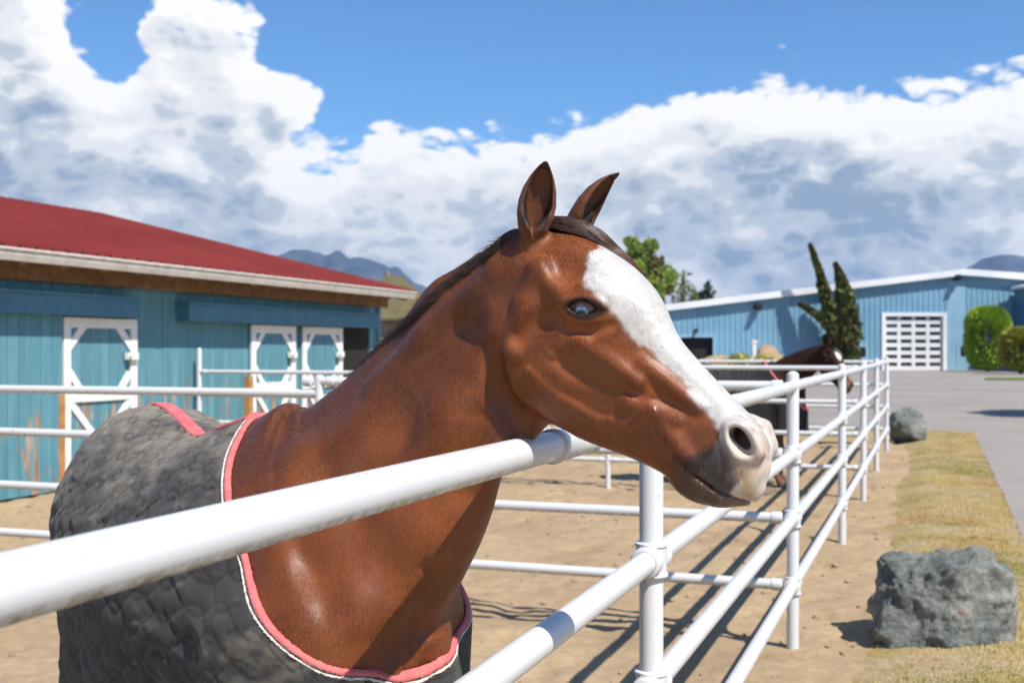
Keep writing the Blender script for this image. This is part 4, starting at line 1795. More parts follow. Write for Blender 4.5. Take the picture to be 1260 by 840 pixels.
def make_body(W, dirs, stations, width_scale=1.0):
    """W withers ground point; dirs(s) heading angle; stations (s, top, bot, half width, ridge)"""
    ss = np.linspace(-1.6, 0.9, 251)
    hd = np.array([dirs(s) for s in ss])
    vec = np.stack([np.sin(hd), -np.cos(hd)], 1)
    xy = np.zeros((len(ss), 2))
    i0 = int(np.argmin(np.abs(ss)))
    for i in range(i0 + 1, len(ss)):
        xy[i] = xy[i - 1] + vec[i] * (ss[i] - ss[i - 1])
    for i in range(i0 - 1, -1, -1):
        xy[i] = xy[i + 1] - vec[i] * (ss[i + 1] - ss[i])
    xy += np.array(W)

    def pt(s, l=0.0, z=0.0):
        x = np.interp(s, ss, xy[:, 0])
        y = np.interp(s, ss, xy[:, 1])
        a = np.interp(s, ss, hd)
        return np.array([x + math.cos(a) * l, y + math.sin(a) * l, z])
    cen, rows = [], []
    st = np.array([x[:5] for x in stations])
    s2 = np.concatenate([np.linspace(st[0, 0], st[0, 0] + .1, 8)[:-1], np.linspace(st[0, 0] + .1, st[-1, 0] - .1, 34), np.linspace(st[-1, 0] - .1, st[-1, 0], 8)[1:]])
    for s in s2:
        top, bot, w, rg = [np.interp(s, st[:, 0], st[:, k]) for k in (1, 2, 3, 4)]
        cen.append(pt(s, 0, (top + bot) / 2))
        rows.append(body_rows(w * width_scale, (top - bot) / 2, rg))
    cen, rows = np.array(cen), np.array(rows)
    for _ in range(3):
        rows[1:-1] = .25 * rows[:-2] + .5 * rows[1:-1] + .25 * rows[2:]
        cen[1:-1] = .25 * cen[:-2] + .5 * cen[1:-1] + .25 * cen[2:]
    left = pt(0, 1) - pt(0, 0)
    return Loft(cen, np.tile([0, 0, 1.0], (len(cen), 1)), rows, left, n=90), pt


def make_neck(pairs, lat_hint):
    """pairs of (crest point, underside point, half width, ridge)"""
    cen, ups, rows = [], [], []
    for a, b, w, rg in pairs:
        a, b = np.array(a), np.array(b)
        cen.append((a + b) / 2)
        ups.append((a - b) / np.linalg.norm(a - b))
        rows.append(body_rows(w, np.linalg.norm(a - b) / 2, rg, 0.75))
    n = 40
    cen, ups, rows = crom(cen, n), crom(ups, n), crom(rows, n)
    return Loft(cen, ups, rows, lat_hint, n=64)


def legs_for(pt, fs=0.16, hs=-0.86):
    L = []
    for sd in (-1, 1):
        l = .155 * sd
        L += [(Cone(pt(fs + .10, .17 * sd, 1.05), pt(fs - .02, .17 * sd, .80), .10, .085), .05),
              (Cone(pt(fs - .02, l, .80), pt(fs, l, .44), .078, .045), .04),
              (Cone(pt(fs + .005, l, .45), pt(fs, l, .39), .049, .042), .02),
              (Cone(pt(fs, l, .40), pt(fs, l, .16), .034, .031), .02),
              (Cone(pt(fs, l, .16), pt(fs + .005, l, .13), .039, .037), .02),
              (Cone(pt(fs + .005, l, .13), pt(fs + .055, l, .055), .032, .042), .015),
              (Cone(pt(fs + .05, l, .06), pt(fs + .075, l, .030), .046, .056), .01)]
        l = .15 * sd
        L += [(Cone(pt(hs + .14, .11 * sd, 1.02), pt(hs + .12, .14 * sd, .84), .15, .11), .05),
              (Cone(pt(hs + .10, .16 * sd, .86), pt(hs - .12, l, .52), .11, .055), .04),
              (Cone(pt(hs - .13, l, .53), pt(hs - .10, l, .44), .052, .044), .02),
              (Cone(pt(hs - .11, l, .46), pt(hs - .08, l, .16), .038, .033), .02),
              (Cone(pt(hs - .08, l, .16), pt(hs - .075, l, .13), .041, .039), .02),
              (Cone(pt(hs - .075, l, .13), pt(hs - .03, l, .055), .033, .042), .015),
              (Cone(pt(hs - .035, l, .06), pt(hs - .01, l, .030), .046, .056), .01)]
    return L


BODY = [  # s, top, bottom, half width, ridge sharpness
    (-1.26, 1.13, 1.09, .02, .6), (-1.24, 1.22, 1.00, .10, .6), (-1.18, 1.31, .95, .160, .6), (-1.08, 1.375, .90, .215, .55), (-.95, 1.420, .85, .248, .50),
    (-.80, 1.430, .80, .265, .50), (-.60, 1.390, .745, .278, .60), (-.40, 1.350, .715, .278, .62), (-.20, 1.370, .70, .266, .45),
    (-.05, 1.405, .70, .252, .40), (.08, 1.385, .71, .245, .45), (.20, 1.36, .74, .240, .45), (.31, 1.28, .79, .228, .7),
    (.40, 1.20, .85, .195, .8), (.455, 1.12, .92, .13, .8), (.475, 1.04, .99, .03, .8)]


def strand_mesh(paths, radius, seg=3, taper=0.25):
    """many thin tapering hairs; paths (n, k, 3)"""
    n, k, _ = paths.shape
    tan = np.gradient(paths, axis=1)
    tan /= np.linalg.norm(tan, axis=2, keepdims=True) + 1e-9
    ref = np.tile(np.array([0.31, 0.52, 0.79]), (n, k, 1))
    a = np.cross(tan, ref)
    a /= np.linalg.norm(a, axis=2, keepdims=True) + 1e-9
    b = np.cross(tan, a)
    prof = np.linspace(1, taper, k)[None, :, None]
    rad = (radius.reshape(-1, 1, 1) if isinstance(radius, np.ndarray) else radius) * prof
    rings = [paths + (a * math.cos(2 * math.pi * j / seg) + b * math.sin(2 * math.pi * j / seg)) * rad for j in range(seg)]
    v = np.stack(rings, 2).reshape(-1, 3)
    base = np.arange(n)[:, None, None] * (k * seg) + np.arange(k - 1)[None, :, None] * seg
    j = np.arange(seg)[None, None, :]
    f = np.stack([base + j, base + (j + 1) % seg, base + seg + (j + 1) % seg, base + seg + j], -1).reshape(-1, 4)
    return v, f
# ------------------------------------------------------------------ the chestnut horse at the rail
def P3n(u, v, d):
    return np.array(P3(u, v, d))


PSI = R(25)
H1 = HeadFrame(P3n(740, 400, 2.12), (math.cos(PSI), -math.sin(PSI)), R(48))


def dirs1(s):
    return R(float(np.interp(s, [-.5, -.1, .3], [30, 38, 52])))


body1, pt1 = make_body((-.535, 2.56), dirs1, BODY)
neck1 = make_neck([
    (P3n(225, 610, 2.95), P3n(330, 800, 2.60), .100, .25),
    (P3n(318, 534, 2.68), P3n(430, 850, 2.28), .190, .25),
    (P3n(372, 505, 2.56), P3n(500, 800, 2.26), .168, .18),
    (P3n(432, 455, 2.47), P3n(533, 735, 2.25), .138, .12),
    (P3n(510, 387, 2.38), P3n(547, 655, 2.25), .108, .10),
    (P3n(566, 340, 2.31), P3n(566, 597, 2.23), .090, .10),
    (P3n(620, 297, 2.25), P3n(600, 545, 2.22), .079, .12),
    (P3n(652, 276, 2.21), P3n(640, 480, 2.19), .072, .2),
    (P3n(672, 276, 2.17), P3n(680, 430, 2.15), .062, .3)], pt1(0.3, 1) - pt1(0.3, 0))
EAR_R = dict(base=(-.196, .022, -.058), tip=(-.268, .130, -.078), open=(.50, .10, -.86), w=.0350)
EAR_R['tip'] = (-.272, .138, -.072)
EAR_L = dict(base=(-.185, .050, .052), tip=(-.212, .198, .075), open=(.78, .30, -.20), w=.0325)
spec1 = dict(body=body1, neck=neck1, head=H1, ear_right=EAR_R, ear_left=EAR_L, legs=legs_for(pt1))
up3 = np.array([0, 0, 1.0])


def frame_at(s):
    fwd = pt1(s + .05) - pt1(s - .05)
    fwd /= np.linalg.norm(fwd)
    lat = pt1(s, 1) - pt1(s, 0)
    return fwd, lat


fw, lt = frame_at(.36)
spec1['chest'] = [(Ell(pt1(.33, -.125, 1.03), (fw, lt, up3), (.115, .105, .14)), .06),
                  (Ell(pt1(.33, .130, 1.03), (fw, lt, up3), (.115, .105, .14)), .06)]
spec1['muscle'] = [
    (Ell(pt1(.405, -.060, .98), (fw, lt, up3), (.085, .062, .115)), .03),
    (Ell(pt1(.405, .062, .98), (fw, lt, up3), (.085, .062, .115)), .03),
]
F1 = horse_field(spec1)


def hit(u, v, near=1.6):
    """first point of the horse met looking along a sight line, and the surface normal there"""
    r_ = np.array([(u - 630) / FPX, 1.0, -(v - 430) / FPX])
    r_ /= np.linalg.norm(r_)
    c_ = np.array([0, 0, CAM_H])
    t_ = near
    for _ in range(70):
        d_ = float(F1((c_ + r_ * t_)[None])[0])
        t_ += max(d_ * .6, -.01)
        if abs(d_) < .0004:
            break
    p_ = c_ + r_ * t_
    e_ = .004
    g_ = np.array([float(F1((p_ + np.eye(3)[k] * e_)[None])[0] - F1((p_ - np.eye(3)[k] * e_)[None])[0]) for k in range(3)])
    return p_, g_ / (np.linalg.norm(g_) + 1e-9)


def relief(pts, r, h, k, cut=False):
    q = [hit(u, v) for u, v in pts]
    c_ = [p + n_ * ((r - h) if cut else (h - r)) for p, n_ in q]
    pr = [Cone(c_[i], c_[i + 1], r, r) for i in range(len(c_) - 1)] if len(c_) > 1 else [Cone(c_[0], c_[0] + 1e-3, r, r)]
    return [(x, k, cut) for x in pr]


RELIEF = []
RELIEF += relief([(345, 620), (352, 690), (375, 745)], .060, .005, .05)
RELIEF += relief([(390, 610), (402, 690), (418, 745)], .040, .005, .04, True)
RELIEF += relief([(362, 565), (405, 650), (440, 735)], .060, .009, .05)                 # front edge of the shoulder blade
RELIEF += relief([(452, 748)], .055, .018, .045)                                        # point of the shoulder
RELIEF += relief([(588, 395), (548, 515), (505, 630)], .060, .007, .05)                # long band down the neck
RELIEF += relief([(600, 338), (520, 412), (460, 470)], .030, .005, .03)                # under the crest
RELIEF += relief([(566, 415), (480, 512), (405, 575)], .055, .008, .045, True)
RELIEF += relief([(594, 520), (574, 600)], .030, .005, .03, True)          # jugular groove
RELIEF += relief([(462, 715), (492, 655)], .075, .020, .06)                            # fills the base of the neck
RELIEF += relief([(532, 700), (518, 770), (502, 836)], .016, .007, .03, True)          # between the breast muscles
RELIEF += relief([(606, 432), (618, 488), (642, 526)], .022, .009, .018, True)         # behind the jaw
RELIEF += relief([(650, 455), (690, 490), (735, 515)], .007, .0028, .008)              # vein on the cheek
RELIEF += relief([(735, 515), (770, 520), (800, 500)], .006, .0026, .008)
RELIEF += relief([(655, 330), (645, 375), (632, 430)], .020, .005, .02)                # behind the cheek bone
RELIEF += relief([(700, 405), (730, 408), (752, 400)], .010, .0040, .010, True)        # under the eye
RELIEF += relief([(668, 392), (640, 415)], .018, .006, .02, True)
for pr, k, ct in RELIEF:
    (F1.cut if ct else F1.add)(pr, k)
# relief must sit below the mouth, eye and ear details, which stay last

lo, hi = F1.bounds()
lo[2] = -0.01


def region_mesh(field, lo, hi, h, keep):
    v, f = surface_nets(field, lo, hi, h)
    k = keep(v)
    f = f[k[f].all(1)]
    used = np.unique(f)
    m = np.full(len(v), -1)
    m[used] = np.arange(len(used))
    return v[used], m[f]


def joined(parts):
    vs, fs, n = [], [], 0
    for v, f in parts:
        vs.append(v)
        fs.append(f + n)
        n += len(v)
    return np.concatenate(vs), np.concatenate(fs)


def ear_zone(v, H, m):
    t, n, c = H.to(v)
    return (t + n * 0.15 < -.168 + m) & (n - t * .45 > .108 - m)


def head_box(H, t0, t1, n0, n1, c):
    q = np.array([H.at(t, n, k) for t in (t0, t1) for n in (n0, n1) for k in (-c, c)])
    return q.min(0), q.max(0)


def horse_mesh(field, H, lo, hi, res, covered=None):
    zmin = H.at(.34, -.13, 0)[2] - .10
    hd = lambda v: H.to(v)[0]
    eb = head_box(H, -.34, -.13, -.02, .26, .16)
    hb = head_box(H, -.36, .45, -.26, .26, .16)
    def inhead(v, m):
        t, n, c = H.to(v)
        return (t > -.30 - m) & (n > -.34 - m) & (np.abs(c) < .18 + m) & (v[:, 2] > zmin - m)
    hb = head_box(H, -.33, .45, -.37, .26, .20)
    if covered is None:
        parts = [region_mesh(field, lo, hi, res[0], lambda v: ~inhead(v, -3.2 * res[0]))]
    else:
        A_, N_ = covered
        plo = np.maximum(lo, A_ - np.array([.75, 1.1, .62]))
        parts = [region_mesh(field, lo, hi, .018, lambda v: ((v - A_) @ N_ < -.03) | (v[:, 2] < .93)),
                 region_mesh(field, plo, hi, res[0], lambda v: ~inhead(v, -3.2 * res[0]) & ((v - A_) @ N_ > -.09) & (v[:, 2] > .88))]
    parts += [region_mesh(field, hb[0], hb[1], res[1], lambda v: inhead(v, 0) & ~ear_zone(v, H, -2.5 * res[1])),
             region_mesh(field, eb[0], eb[1], res[2], lambda v: ear_zone(v, H, 0) & inhead(v, .04))]
    print('horse parts', [len(p[0]) for p in parts])
    return joined(parts)


BA = P3n(318, 522, 2.60)
BB = np.array([-.20, 2.11, .935])
LN = np.array([.70, .714, 0.0])
NPL = np.cross(BB - BA, LN)
NPL /= np.linalg.norm(NPL)
if NPL @ (pt1(.4) - pt1(0)) < 0:
    NPL = -NPL
HV, HF = horse_mesh(F1, H1, lo, hi, HRES, (BA, NPL))

# coat colours: markings fixed to the head, body tones to the body
ht, hn, hc = H1.to(HV)
onhead = (ht > -.34)
CH = np.array([.205, .057, .0135])
n1 = fbm(HV, 5, 4, 3)
n2 = fbm(HV, 34, 3, 8)
n3 = fbm(HV, 120, 2, 12)
col = CH[None] * (1 + .34 * n1 + .16 * n2)[:, None]
ridge = neck1.local(HV)
neck_n = ridge[2]
# darker, browner neck; redder chest
dn = np.clip((HV[:, 2] - 1.15) / .25, 0, 1) * np.clip((-ht - .10) / .2, 0, 1)
col = col * (1 - .62 * dn[:, None]) + np.array([.084, .031, .014])[None] * (.62 * dn[:, None]) * (1 + .3 * n1)[:, None]
# face
tb = np.array([-.30, -.105, -.095, -.105, -.070, -.060, -.027, .012, .054, .092, .113, .162, .182, .227, .272, .294, .305, .32, .42])
nb_ = np.array([.30, .20, .115, .094, .060, .049, .055, .056, .045, .046, .052, .053, .062, .055, .051, .050, .030, -.02, -.03])
edge = hn - np.interp(ht, tb, nb_) + .007 * n2 + .0045 * n3
white = 1 / (1 + np.exp(-np.clip(edge / .0016, -30, 30)))
white *= (ht > -.12)
# dark lip skin below the nostrils and round the mouth, with shadow painted in
lip_line = np.interp(ht, [.29, .304, .33, .36, .385, .41], [-.043, -.037, -.030, -.022, -.012, .0])
gp = np.minimum(np.interp(ht, [.285, .305, .33, .352, .375, .386], [-.03, .045, .040, .030, .022, -.03]) - hn, hn - lip_line + .004)
gp = gp - .030 * np.clip((.030 - np.abs(hc)) / .03, 0, 1) + .003 * n2
grey = 1 / (1 + np.exp(-np.clip(gp / .006, -30, 30))) * (ht > .27) * (ht < .40)
low = np.clip((lip_line - hn) / .006, 0, 1) * np.clip((ht - .285) / .03, 0, 1)
soft = np.clip((ht - .235) / .10, 0, 1) * (1 - white)
col = col * (1 - .35 * soft[:, None]) + np.array([.15, .075, .038])[None] * (.35 * soft[:, None])
wc = np.array([.62, .59, .55])[None] * (1 + .03 * n2 + .03 * n3)[:, None]
pinkmask = np.clip((ht - .27) / .06, 0, 1) * np.clip(.70 + .9 * n2 + .5 * n3, 0, 1)
wc = wc * (1 - .62 * pinkmask[:, None]) + np.array([.53, .345, .225])[None] * (.62 * pinkmask[:, None])
col = col * (1 - white[:, None]) + wc * white[:, None]
col = col * (1 - grey[:, None] * .93) + np.array([.030, .021, .017])[None] * grey[:, None] * .93
lowc = np.array([.115, .062, .036])[None] * (1 + .35 * n2)[:, None]
col = col * (1 - low[:, None] * .9) + lowc * low[:, None] * .9
yel = np.clip((ht - .335) / .02, 0, 1) * np.clip(1 - np.abs(hn - .025) / .03, 0, 1) * np.clip(.55 + 1.6 * n2, 0, 1) * (1 - grey) * np.clip((-hc) / .03, 0, 1)
col = col * (1 - .75 * yel[:, None]) + np.array([.36, .23, .06])[None] * .75 * yel[:, None]
# inside of the nostrils, dark eyelids, dark ear linings
for sd in (-1, 1):
    q = np.sqrt(((ht - .322) / .030) ** 2 + ((hn - .069) / .0135) ** 2 + ((hc - .038 * sd) / .021) ** 2)
    k = np.clip((1.0 - q) / .2, 0, 1)[:, None]
    col = col * (1 - k) + np.array([.030, .012, .010])[None] * k
    a = (ht + .020) * .72 + (hn - .022) * .69
    b = -(ht + .020) * .69 + (hn - .022) * .72
    q = np.sqrt(((a - .004) / .042) ** 2 + ((b + .002) / .0235) ** 2)
    k = (np.clip((1.0 - q) / .22, 0, 1) * (hc * sd > .05) * .9)[:, None]
    col = col * (1 - k) + np.array([.018, .012, .011])[None] * k
    q = np.sqrt(((a - .030) / .016) ** 2 + ((b + .002) / .006) ** 2)
    k = (np.clip((1.0 - q) / .4, 0, 1) * (hc * sd > .05))[:, None]
    col = col * (1 - k) + np.array([.008, .006, .006])[None] * k
earm = np.zeros(len(HV), bool)
for e in (EAR_R, EAR_L):
    A, B = H1.at(*e['base']), H1.at(*e['tip'])
    axv = B - A
    ln = np.linalg.norm(axv)
    axv = axv / ln
    op = H1.vec(*e['open'])
    op = op - axv * (op @ axv)
    op /= np.linalg.norm(op)
    sdv = np.cross(axv, op)
    q = HV - A
    z, x, y = q @ axv / ln, q @ sdv, q @ op
    whole = ((z > .05) & (z < 1.1) & (np.hypot(x, y) < e['w'] * 1.3))[:, None] * .45
    col = col * (1 - whole) + np.array([.060, .022, .010])[None] * whole
    earm |= (z > .12) & (z < 1.2) & (np.hypot(x, y) < e['w'] * 1.5)
    inside = (z > .02) & (z < 1.05) & (np.hypot(x, y) < e['w'] * 1.2)
    wz = np.interp(z, [0, .12, .28, .45, .62, .78, .9, 1], np.array([.6, .8, .97, 1, .86, .6, .34, .05]) * e['w'])
    rim = np.clip((np.abs(x) / np.maximum(wz, 1e-3) - .62) / .3, 0, 1)
    k = (inside * np.clip((y + wz * .38) / .004, 0, 1) * (1 - rim) * np.clip((z - .08) / .1, 0, 1))[:, None] * .95
    col = col * (1 - k) + np.array([.009, .006, .005])[None] * k
    k = (inside * np.clip((z - .8) / .2, 0, 1) * .75)[:, None]
    col = col * (1 - k) + np.array([.035, .016, .009])[None] * k
# hooves and lower legs
k = np.clip((.07 - HV[:, 2]) / .01, 0, 1)[:, None]
col = col * (1 - k) + np.array([.10, .085, .07])[None] * k
col = np.clip(col, .004, .9)

M_COAT, nt, b = mat('horse_coat', (.2, .06, .02), 0.42, 0.35)
at = nt.nodes.new('ShaderNodeVertexColor')
at.layer_name = 'Col'
pos = world_pos(nt)
# hair direction streaks: fine noise stretched down the coat
mp = nt.nodes.new('ShaderNodeMapping')
mp.inputs['Rotation'].default_value = (0.2, 0.5, 0.3)
mp.inputs['Scale'].default_value = (900, 900, 170)
nt.links.new(pos, mp.inputs['Vector'])
hair = noisen(nt, mp.outputs[0], 1.0, 2.0, 0.6)
hair2 = noisen(nt, pos, 60, 4.0, 0.6)
k = mathn(nt, 'ADD', mathn(nt, 'MULTIPLY', hair, 0.36), 0.82)
sc_ = nt.nodes.new('ShaderNodeVectorMath')
sc_.operation = 'SCALE'
nt.links.new(at.outputs[0], sc_.inputs[0])
nt.links.new(k, sc_.inputs[3])
nt.links.new(sc_.outputs[0], b.inputs['Base Color'])
nt.links.new(smooth(nt, hair2, .3, .7, .42, .56), b.inputs['Roughness'])
b.inputs['Sheen Weight'].default_value = 0.04
b.inputs['Sheen Roughness'].default_value = 0.5
hsum = mathn(nt, 'ADD', mathn(nt, 'MULTIPLY', hair, 0.5), mathn(nt, 'MULTIPLY', hair2, 0.8))
bump(nt, b, hsum, 0.35, 0.002)

horse1 = empty('horse', (float(pt1(-.4)[0]), float(pt1(-.4)[1]), 0))
tag(horse1, 'chestnut horse with white blaze and blue eye hanging its head over the rail', 'horse')
OH = np.array(horse1.location)
me = new_mesh('body', HV - OH, HF, M_COAT, True)
set_color(me, col)
hbody = obj('body', me, horse1)

# eyes -----------------------------------------------------------------
M_EYE, nt, b = mat('horse_eye', (.1, .1, .1), 0.08, 0.45)
at = nt.nodes.new('ShaderNodeVertexColor')
at.layer_name = 'Col'
nt.links.new(at.outputs[0], b.inputs['Base Color'])
b.inputs['Coat Weight'].default_value = 0.5
b.inputs['Coat Roughness'].default_value = 0.02


def make_eye(H, parent, oh, sd):
    c0 = H.at(-.021, .021, .079 * sd)
    r = .0255
    N, Mm = 96, 64
    th = np.linspace(0, math.pi, Mm)
    ph = np.linspace(0, 2 * math.pi, N, endpoint=False)
    T, Pp = np.meshgrid(th, ph, indexing='ij')
    gaze = H.c * sd * .93 + H.t * .12 - H.n * .10 + np.array([0, 0, -.20])
    gaze /= np.linalg.norm(gaze)
    hx = np.cross([0, 0, 1.0], gaze)
    hx /= np.linalg.norm(hx)
    hy = np.cross(gaze, hx)
    rr = r * (1 + .10 * np.exp(-(T / .42) ** 2))
    v = c0 + (np.cos(T)[..., None] * gaze + np.sin(T)[..., None] * (np.cos(Pp)[..., None] * hx + np.sin(Pp)[..., None] * hy)) * rr[..., None]
    i, j = np.meshgrid(np.arange(Mm - 1), np.arange(N), indexing='ij')
    a = i * N + j
    b_ = i * N + (j + 1) % N
    f = np.stack([a, a + N, b_ + N, b_], -1).reshape(-1, 4)
    x, y = np.sin(T) * np.cos(Pp), np.sin(T) * np.sin(Pp)
    el = np.sqrt((x / .56) ** 2 + (y / .44) ** 2)
    pu = np.sqrt((x / .30) ** 2 + (y / .17) ** 2)
    colr = np.zeros(T.shape + (3,))
    colr[:] = (.20, .105, .075)
    ir = np.clip((1 - el) / .10, 0, 1)[..., None]
    stria = (.8 + .35 * np.sin(Pp * 23 + 3 * np.sin(Pp * 7)))[..., None]
    colr = colr * (1 - ir) + np.array([.20, .33, .52]) * stria * ir
    ring = np.exp(-((el - .95) / .10) ** 2)[..., None] * .75
    colr = colr * (1 - ring) + np.array([.05, .06, .08]) * ring
    pk = np.clip((1.1 - pu) / .2, 0, 1)[..., None]
    colr = colr * (1 - pk) + np.array([.005, .006, .012]) * pk
    ret = np.where(np.cos(T) < .1, 1.0, 0.0)[..., None]
    colr = colr * (1 - ret) + np.array([.02, .01, .01]) * ret
    m = new_mesh('eye', v.reshape(-1, 3) - oh, f, M_EYE, True)
    set_color(m, np.clip(colr.reshape(-1, 3), 0, 1))
    return obj('eye', m, parent)


for sd in (-1, 1):
    make_eye(H1, horse1, OH, sd)

# mane and forelock ----------------------------------------------------
M_MANE, nt, b = mat('mane_hair', (.03, .013, .008), 0.42, 0.45)
at = nt.nodes.new('ShaderNodeVertexColor')
at.layer_name = 'Col'
nt.links.new(at.outputs[0], b.inputs['Base Color'])
b.inputs['Anisotropic'].default_value = 0.4


def hair_object(name, paths, radius, base, spread, parent, oh, seg=3, tip=None):
    v, f = strand_mesh(paths, radius, seg)
    m = new_mesh(name, v - oh, f, M_MANE, True)
    n, k, _ = paths.shape
    r = rng.random((n, 1, 1)) ** 1.5
    c = np.array(base)[None, None] * (1 - r) + np.array(spread)[None, None] * r
    c = np.repeat(c, k, 1)
    if tip is not None:
        w = np.linspace(0, 1, k)[None, :, None] ** 2 * .6
        c = c * (1 - w) + np.array(tip)[None, None] * w
    set_color(m, np.repeat(c.reshape(-1, 3), seg, 0))
    return kind(obj(name, m, parent), 'stuff')


def mane_paths(loft, i0, i1, n, k=7, length=(.03, .075), far=1.0, width=.016):
    s = i0 + (i1 - i0) * rng.random(n)
    i = s.astype(int)
    fr = (s - i)[:, None]

    def at_(a):
        return a[i] * (1 - fr) + a[i + 1] * fr
    c, u, l, t = at_(loft.c), at_(loft.u), at_(loft.l), at_(loft.t)
    top = at_(loft.R[:, :1])
    lat = (rng.random(n) * 2 - 1)[:, None] * width
    root = c + u * (top - .004 - np.abs(lat) * .35) + l * lat
    L = (length[0] + (length[1] - length[0]) * rng.random(n))[:, None]
    clump = np.sin(s * 2.3)[:, None] * .25 + np.sin(s * 7.1)[:, None] * .2
    g = np.linspace(0, 1, k)
    out = np.zeros((n, k, 3))
    d = u * (.55 + .25 * rng.random((n, 1))) + l * far * (.25 + .2 * rng.random((n, 1)) + clump * .3) + t * (-.25 + .3 * (rng.random((n, 1)) - .5))
    bend = l * far * .9 - u * .95 + t * clump * .4 + (rng.random((n, 3)) - .5) * .35
    for j, x in enumerate(g):
        out[:, j] = root + d * L * x * .8 + bend * L * x * x * 1.0
    return out


def hit_many(uvp, near=1.7):
    r_ = np.stack([(uvp[:, 0] - 630) / FPX, np.ones(len(uvp)), -(uvp[:, 1] - 430) / FPX], 1)
    r_ /= np.linalg.norm(r_, axis=1)[:, None]
    t_ = np.full(len(uvp), near)
    c_ = np.array([0, 0, CAM_H])
    for _ in range(60):
        d_ = F1(c_ + r_ * t_[:, None])
        t_ += np.clip(d_ * .6, -.01, .08)
    p_ = c_ + r_ * t_[:, None]
    ok = np.abs(F1(p_)) < .003
    p_ = p_[ok]
    g_ = np.stack([F1(p_ + np.eye(3)[k] * .004) - F1(p_ - np.eye(3)[k] * .004) for k in range(3)], 1)
    return p_, g_ / (np.linalg.norm(g_, axis=1)[:, None] + 1e-9), ok


mp1 = mane_paths(neck1, 17, 58, 4200, 7, (.018, .055))
hair_object('mane', mp1, .0007, (.034, .020, .015), (.085, .048, .032), horse1, OH)
# the crest line as it runs from the poll to the withers, and the band of short mane on its near side
CREST = np.array([(634, 291), (620, 299), (593, 319), (566, 341), (538, 364), (510, 388), (471, 419), (432, 453), (402, 477), (374, 500)], float)
nm = 11000
tq = rng.random(nm) ** .9 * (len(CREST) - 1.001)
ti = tq.astype(int)
base = CREST[ti] + (CREST[ti + 1] - CREST[ti]) * (tq - ti)[:, None]
wide = np.interp(tq, [0, 2, 6, 9], [7, 8, 9, 6]) * (.75 + .5 * rng.random(nm))
off = rng.random(nm) * wide - 4
base = base + np.array([.62, .78])[None] * off[:, None]
mr, mn, ok = hit_many(base)
kk = mr[:, 1] > 2.0
mr, mn = mr[kk], mn[kk]
along = np.array(P3n(440, 445, 2.46) - P3n(620, 297, 2.25))
along /= np.linalg.norm(along)
nm = len(mr)
dv_ = along[None] * (.55 + .4 * rng.random((nm, 1))) + mn * (.14 + .20 * rng.random((nm, 1))) + np.array([0, .12, .10])[None] + (rng.random((nm, 3)) - .5) * .30
dv_ /= np.linalg.norm(dv_, axis=1)[:, None]
L_ = (.008 + .014 * rng.random(nm) + .024 * (rng.random(nm) > .88))[:, None]
mpn = np.stack([mr - mn * .001 + dv_ * L_ * x - mn * L_ * x * x * .10 for x in np.linspace(0, 1, 5)], 1)
hair_object('mane', mpn, .00045, (.034, .021, .016), (.11, .068, .048), horse1, OH)


def forelock(H, n, k=9, length=1.0):
    c0 = -.030 + rng.random(n) * .078
    lay = rng.random(n)
    ctrl = np.array([[-.220, .036, -.012], [-.192, .064, -.008], [-.150, .092, -.002], [-.108, .112, .008], [-.066, .122, .022], [-.020, .118, .036]])
    g = np.linspace(0, 1, k)
    out = np.zeros((n, k, 3))
    ln = length * (.62 + .38 * rng.random(n) ** .6)
    cl = np.floor(c0 / .006)
    jit = np.sin(cl * 12.9898) * .5
    for j, x in enumerate(g):
        q = np.clip(x * ln, 0, 1) * 5
        i = np.minimum(q.astype(int), 4)
        f = q - i
        f_ = f[:, None]
        p0, p1, p2, p3 = ctrl[np.clip(i - 1, 0, 5)], ctrl[i], ctrl[np.clip(i + 1, 0, 5)], ctrl[np.clip(i + 2, 0, 5)]
        p = .5 * (2 * p1 + (p2 - p0) * f_ + (2 * p0 - 5 * p1 + 4 * p2 - p3) * f_ ** 2 + (3 * p1 - p0 - 3 * p2 + p3) * f_ ** 3)
        sp = c0 * (1.0 - .25 * x) + .010 * jit * x + (rng.random(n) - .5) * .003
        tt = p[:, 0] + (rng.random(n) - .5) * .002 + jit * .012 * x
        nn = p[:, 1] - .004 + lay * .026 * math.sin(min(1, .25 + x * 1.1) * math.pi) ** .7 - np.abs(sp) * .30 + (rng.random(n) - .5) * .0015
        out[:, j] = H.O + tt[:, None] * H.t + nn[:, None] * H.n + (p[:, 2] + sp)[:, None] * H.c
    return out


hair_object('forelock', forelock(H1, 7000), .0008, (.012, .006, .005), (.11, .036, .018), horse1, OH, tip=(.10, .036, .016))

# lashes over the near and the far eye
for sd in (-1, 1):
    nl = 70
    tl = rng.random(nl)
    aa = -.020 + .044 * tl
    bb = .0125 - .55 * (aa - .002) ** 2 / .03
    tt_ = -.020 + aa * .72 - bb * .69
    nn_ = .022 + aa * .69 + bb * .72
    rt_ = np.array([H1.at(a_, b_, .101 * sd) for a_, b_ in zip(tt_, nn_)])
    dl = np.array([H1.vec(.10 * (rng.random() - .5) + .25, -.15 - .3 * rng.random(), sd * .9) for _ in range(nl)])
    g_ = np.linspace(0, 1, 5)[None, :, None]
    ll_ = (.008 + .009 * rng.random(nl))[:, None, None]
    lp = rt_[:, None] + dl[:, None] * g_ * ll_ + np.array([0, 0, -.5])[None, None] * (g_ ** 2) * ll_
    hair_object('lashes', lp, .0003, (.01, .008, .007), (.03, .02, .015), horse1, OH)
